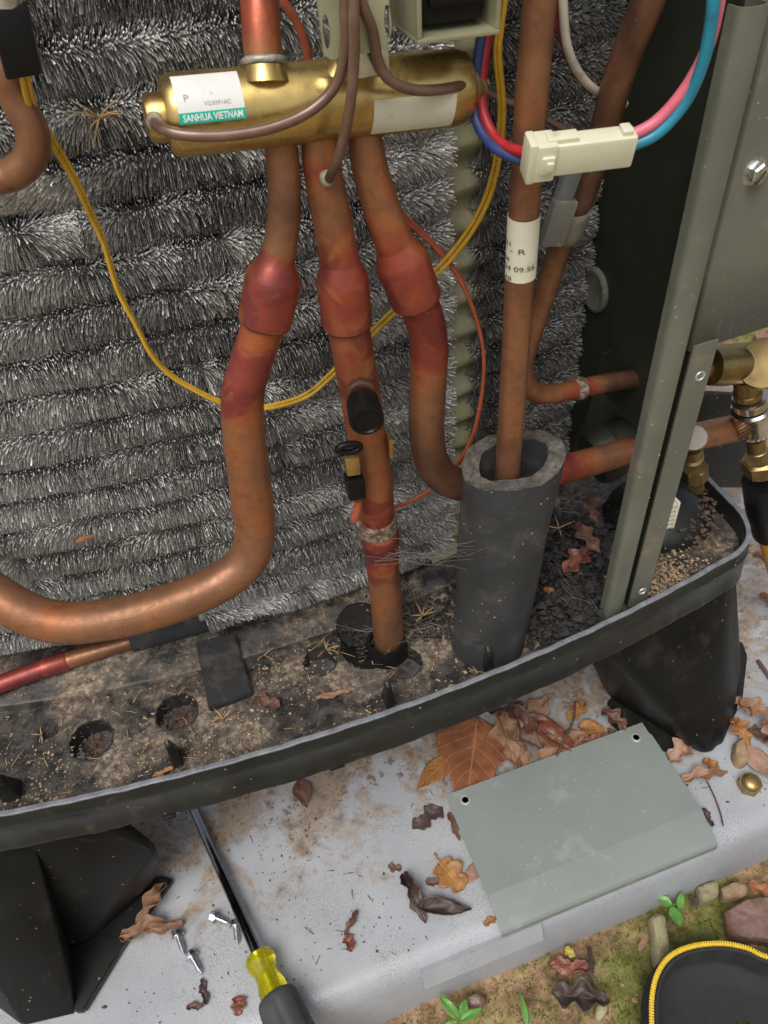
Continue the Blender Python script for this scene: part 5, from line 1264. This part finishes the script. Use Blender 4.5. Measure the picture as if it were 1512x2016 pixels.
def seedling(label, base, leaves):
    t = thing('seedling', label, 'plant', PZ(*base, GZ), 'seedlings in the soil')
    for i, (b, tp, wf, zz) in enumerate(leaves):
        o = leaf('leaf_blade', None, b, tp, wf, 'ovate', 'green_leaf', GZ+zz, .35, .2, .05, 0, 0, None, None, i+300, t)
    P = [PZ(*base, GZ), PZ(*base, GZ)+np.array([.001, 0, .006]), PZ(*leaves[0][0], GZ+leaves[0][3])]
    tube('stem', P, .0007, 'green_leaf', t, None, 6, 5)
seedling('green seedling with round glossy leaves at the pad edge', (1330, 1785), [((1322, 1782), (1294, 1768), .75, .014), ((1322, 1785), (1340, 1826), .62, .012), ((1338, 1790), (1342, 1756), .45, .012)])
seedling('green seedling with pointed leaves at the bottom edge, centre right', (900, 1995), [((905, 2005), (866, 1962), .42, .010), ((908, 2000), (918, 1968), .6, .013), ((905, 2010), (950, 1985), .35, .012), ((900, 2012), (870, 2022), .4, .008)])
seedling('single upright green blade right of the pointed seedling', (1030, 2010), [((1038, 2018), (1025, 1955), .22, .014), ((1036, 2020), (1048, 1990), .2, .01)])

# ================================================================== SCATTERED STUFF
def on_floor(px, py, h=0): return PZ(px, py, ZF+h)
rr = random.Random(5)
# grit and seed husks on the pan floor
pts, sz = [], []
for i in range(4200):
    px = rr.uniform(-10, 1400); u = rr.random()
    x = rr.uniform(-.2, .34); y = rim_y(x)+.004+(rr.random()**1.3)*(.075); 
    m_ = mnoise.noise(Vector((x*24, y*24, .3)))+.5*mnoise.noise(Vector((x*70, y*70, 2.3)))
    if m_ < rr.uniform(-.35, .35): continue
    pts.append((x, y, ZF+.0006)); sz.append(rr.uniform(.0003, .0013)*(1.5 if rr.random() < .06 else 1))
chips('grit', pts, sz, 'chip', 'pale grit and seed husks scattered over the black base floor', 'debris', .6, seed=2)
pts, sz = [], []
for cx_, cy_ in ((180, 1458), (348, 1404)):
    for i in range(130):
        pts.append(PZ(rr.gauss(cx_+8, 17), rr.gauss(cy_+12, 15), ZR-.034)+np.array([0, 0, rr.uniform(-.001, .002)])); sz.append(rr.uniform(.0008, .0030))
chips('hole_debris', pts, sz, 'rot', 'brown leaf debris lying inside the two left drain holes', 'debris', .4, seed=12)
# tan gravel heap behind the rim right of the post
pts, sz = [], []
for i in range(800):
    p = PZ(rr.gauss(1318, 34), rr.gauss(1142, 30), ZF+.003)
    if p[1] < rim_y(min(p[0], .33))+.004: continue
    pts.append(p+np.array([0, 0, rr.uniform(-.002, .003)])); sz.append(rr.uniform(.0004, .0016))
chips('gravel', pts, sz, 'chip', 'tan grit heaped on the base between the post and the rim', 'debris', .7, seed=3)
# black crumbled dirt between foam sleeve and post
pts, sz = [], []
for i in range(1500):
    px, py = rr.gauss(1120, 45), rr.gauss(1170, 70); p = PZ(px, py, ZF+.004)
    if p[1] < rim_y(p[0])+.004: continue
    if (p[0]-.1385)**2+((p[1]-.2735)*1.2)**2 < .025**2: continue
    pts.append(p+np.array([0, 0, rr.uniform(-.004, .007)+.1*max(0, p[1]-.27)])); sz.append(rr.uniform(.001, .0042)*(1.8 if rr.random() < .12 else 1))
for i in range(160): pts.append(PZ(rr.gauss(705, 22), rr.gauss(1235, 26), ZF+.011)); sz.append(rr.uniform(.0006, .0022))
for i in range(500):
    px, py = rr.uniform(790, 900), rr.uniform(1090, 1260); p = PZ(px, py, ZF+.002); pts.append(p); sz.append(rr.uniform(.0008, .003))
chips('black_dirt', pts, sz, 'black_clod', 'crumbled black dirt heaped behind the rim between foam sleeve and post', 'dirt', .75, seed=4)
# dusty brown rotted mass under the lower service valve
pts, sz = [], []
for i in range(420):
    p = PZ(rr.gauss(1372, 20), rr.gauss(1005, 30), ZF+.010); pts.append(p+np.array([0, 0, rr.uniform(-.009, .006)])); sz.append(rr.uniform(.0006, .003))
chips('leaf_mould', pts, sz, 'rot', 'clump of rotted brown leaf mould under the lower service valve', 'debris', .7, seed=5)
# needles and stalks
def needles(n, box_, zfun, seed, lmin=.004, lmax=.014):
    r2 = random.Random(seed); out = []
    for i in range(n):
        px, py = r2.uniform(box_[0], box_[2]), r2.uniform(box_[1], box_[3]); p = zfun(px, py)
        if p is None: continue
        a = r2.uniform(0, 6.28); l = r2.uniform(lmin, lmax); q = np.array([math.cos(a), math.sin(a), r2.uniform(-.05, .25)])
        b = np.array([-q[1], q[0], 0])*r2.uniform(-.2, .2); out.append(np.array([p, p+(q+b*.6)*l*.5, p+q*l]))
    return out
def fl(px, py):
    p = PZ(px, py, ZF+.0012); return p if p[1] > rim_y(p[0])+.005 and p[1] < .33 else None
strands('dry_needles', needles(110, (0, 1230, 1000, 1560), fl, 3, .003, .012), .00034, 'straw', 'dry straw coloured needles strewn on the base floor', 'needles')
strands('plant_fibres', needles(1100, (0, 1225, 1010, 1570), fl, 23, .0015, .0055), .0002, 'fibre', 'fine brown plant fibres matted into the dust on the base floor', 'debris', 3)
def sl_(px, py):
    p = PZ(px, py, .0008); return p if p[1] > .165 and not (.095 < p[0] < .28 and p[1] < .26) else None
strands('dry_needles', needles(60, (600, 1150, 960, 1330), lambda px, py: PZ(px, py, ZF+rr.uniform(.002, .010)), 9, .003, .011), .0003, 'straw', 'dry needles tangled round the foot of the middle copper pipe', 'needles')
strands('dry_needles', needles(70, (330, 1500, 1500, 1900), sl_, 4, .003, .010), .00032, 'twig', 'thin dark needles and stalks strewn on the grey pad', 'needles')
# crumbs on the pad
pts, sz = [], []
for i in range(2600):
    x, y = rr.uniform(-.2, .5), .165+abs(rr.gauss(0, .09)); 
    if y > .42 or (.097 < x < .28 and y < .259): continue
    m_ = mnoise.noise(Vector((x*20, y*20, 5.3)))+(y-.23)*3
    if m_ < rr.uniform(-.3, .7): continue
    pts.append((x, y, .0003)); sz.append(rr.uniform(.0003, .0011)*(2 if rr.random() < .05 else 1))
chips('leaf_crumbs', pts, sz, 'rot', 'brown leaf crumbs and soil grains sprinkled over the grey pad', 'debris', .5, seed=6)
# bits on the soil: clods and moss
pts, sz, mp = [], [], []
for i in range(5200):
    x, y = rr.uniform(-.02, .48), rr.uniform(.02, .144)
    m_ = mnoise.fractal(Vector((x*11, y*11, 8.2)), 1., 2., 3)
    if m_ > .0 and x > .02 or (x < .11 and y > .10 and rr.random() < .5): mp.append((x, y, gh(x, y)))
    elif rr.random() < .42: pts.append((x, y, gh(x, y)+.0004)); sz.append(rr.uniform(.0006, .003)*(1.5 if rr.random() < .05 else 1))
chips('soil_clods', pts, sz, 'clod', 'loose orange brown soil crumbs on the ground in front of the pad', 'soil', .7, seed=7)
ms = []
for x, y, z in mp:
    for k in range(5):
        a = rr.uniform(0, 6.28); l = rr.uniform(.0012, .0032); q = np.array([x+rr.gauss(0, .0014), y+rr.gauss(0, .0014), z-.0006]); ms.append(np.array([q, q+np.array([math.cos(a)*.4, math.sin(a)*.4, 1])*l]))
V, Fs = [], []
for a, b in ms:
    d_ = np.array([rr.gauss(0, 1), rr.gauss(0, 1), 0]); d_ = unit(d_)*.0006; k = len(V); V += [a-d_, a+d_, b+d_*.3, b-d_*.3]; Fs.append((k, k+1, k+2, k+3))
tag(pyd('moss', V, Fs, 'moss', None, False, 'stuff'), 'short olive green moss growing on the soil along the pad', 'moss')
# dry sprigs of cedar seed stalks
def sprig(label, c, y=None, z=None, n=8, l=.011, seed=1):
    r2 = random.Random(seed); p = PY(*c, y) if y else PZ(*c, z); ls = []
    for i in range(n):
        a = r2.uniform(0, 6.28); q = np.array([math.cos(a), r2.uniform(-.5, .05) if y else math.sin(a), math.sin(a) if y else r2.uniform(.1, .6)]); k = r2.uniform(.5, 1)*l
        ls.append(np.array([p, p+q*k*.5+np.array([0, 0, .0006]), p+q*k]))
    o = strands('dry_sprig', ls, .0005, 'straw', None, None, 5, None); tag(o, label, 'sprig', 'dry plant sprigs')
sprig('dry straw sprig caught in the coil left of the brass valve', (195, 232), y=.328, n=9, l=.013, seed=2)
sprig('dry sprig on the base floor just right of the rubber pad', (520, 1290), z=ZF+.003, n=6, l=.012, seed=3)
sprig('dry sprig over the drain hole left of the grommet', (642, 1278), z=ZF+.004, n=9, l=.011, seed=4)
sprig('dry sprig hanging in the web right of the middle pipe foot', (832, 1212), z=ZF+.016, n=9, l=.010, seed=5)
sprig('small forked sprig on the floor at the left, beside the first drain hole', (82, 1447), z=ZF+.002, n=5, l=.008, seed=6)
sprig('dry forked stalk below the rubber pad', (440, 1415), z=ZF+.003, n=4, l=.012, seed=7)
sprig('pale dry stalk in the dark behind the foam sleeve', (1100, 1040), z=ZF+.03, n=4, l=.015, seed=8)
# cobwebs from the pipe feet to the foam sleeve
def web(label, a, b, n, sag, spread, seed):
    r2 = random.Random(seed); ls = []
    for i in range(n):
        p = np.array(a)+np.array([r2.gauss(0, spread), r2.gauss(0, spread), r2.gauss(0, spread)]); q = np.array(b)+np.array([r2.gauss(0, spread), r2.gauss(0, spread), r2.gauss(0, spread)])
        ts = np.linspace(0, 1, 7); s_ = r2.uniform(.3, 1)*sag; ln = [p*(1-t_)+q*t_-np.array([0, 0, 4*s_*t_*(1-t_)])+np.array([r2.gauss(0, .0016) for _ in range(3)]) for t_ in ts]; ls.append(np.array(ln))
    tag(strands('cobweb', ls, .00013, 'web', None, None, 3), label, 'cobweb')
web('dusty cobweb stretched from the middle copper pipe to the foam sleeve', PY(735, 1095, .285), PY(935, 1085, .258), 10, .005, .005, 1)
web('dusty cobweb low on the base floor across the grommet', PZ(690, 1245, ZF+.012), PZ(905, 1262, ZF+.010), 8, .004, .005, 2)
web('tangled cobweb round the foot of the middle copper pipe', PZ(735, 1290, ZF+.006), PZ(850, 1215, ZF+.018), 14, .003, .007, 12)
web('fine cobweb hanging between foam sleeve and base floor', PZ(790, 1150, ZF+.025), PZ(850, 1240, ZF+.004), 12, .003, .010, 3)
web('cobweb behind the foam sleeve towards the post', PY(1085, 985, .285), PY(1165, 1020, .30), 4, .003, .004, 4)
web('cobweb threads from the dirt heap up to the post', PZ(1105, 1150, ZF+.02), PZ(1185, 1225, ZF+.004), 4, .001, .004, 5)
# twigs
tag(tube('twig', [PZ(1132, 1382, .012), PZ(1128, 1420, .014), PZ(1108, 1462, .012), PZ(1096, 1488, .011)], .0011, 'twig', None, None, 6, 5), 'thin dark curved twig lying over the puckered red leaf', 'twig')
tag(tube('twig', [PZ(1392, 1538, .002), PZ(1408, 1572, .002), PZ(1418, 1600, .002), PZ(1424, 1626, .002)], .0006, 'twig', None, None, 6, 5), 'thin dark twig on the pad left of the brass nut', 'twig')
tag(tube('twig', [PZ(1492, 1300, .003), PZ(1520, 1340, .004)], .0018, 'twig', None, None, 6, 5), 'short dark twig at the right edge of the pad', 'twig')
tag(tube('pine_needle', [PY(210, 1222, .262), PY(262, 1212, .262), PY(305, 1190, .2625)], .00045, 'straw', None, None, 6, 5), 'single straw coloured needle lying on the left copper bend', 'needle')
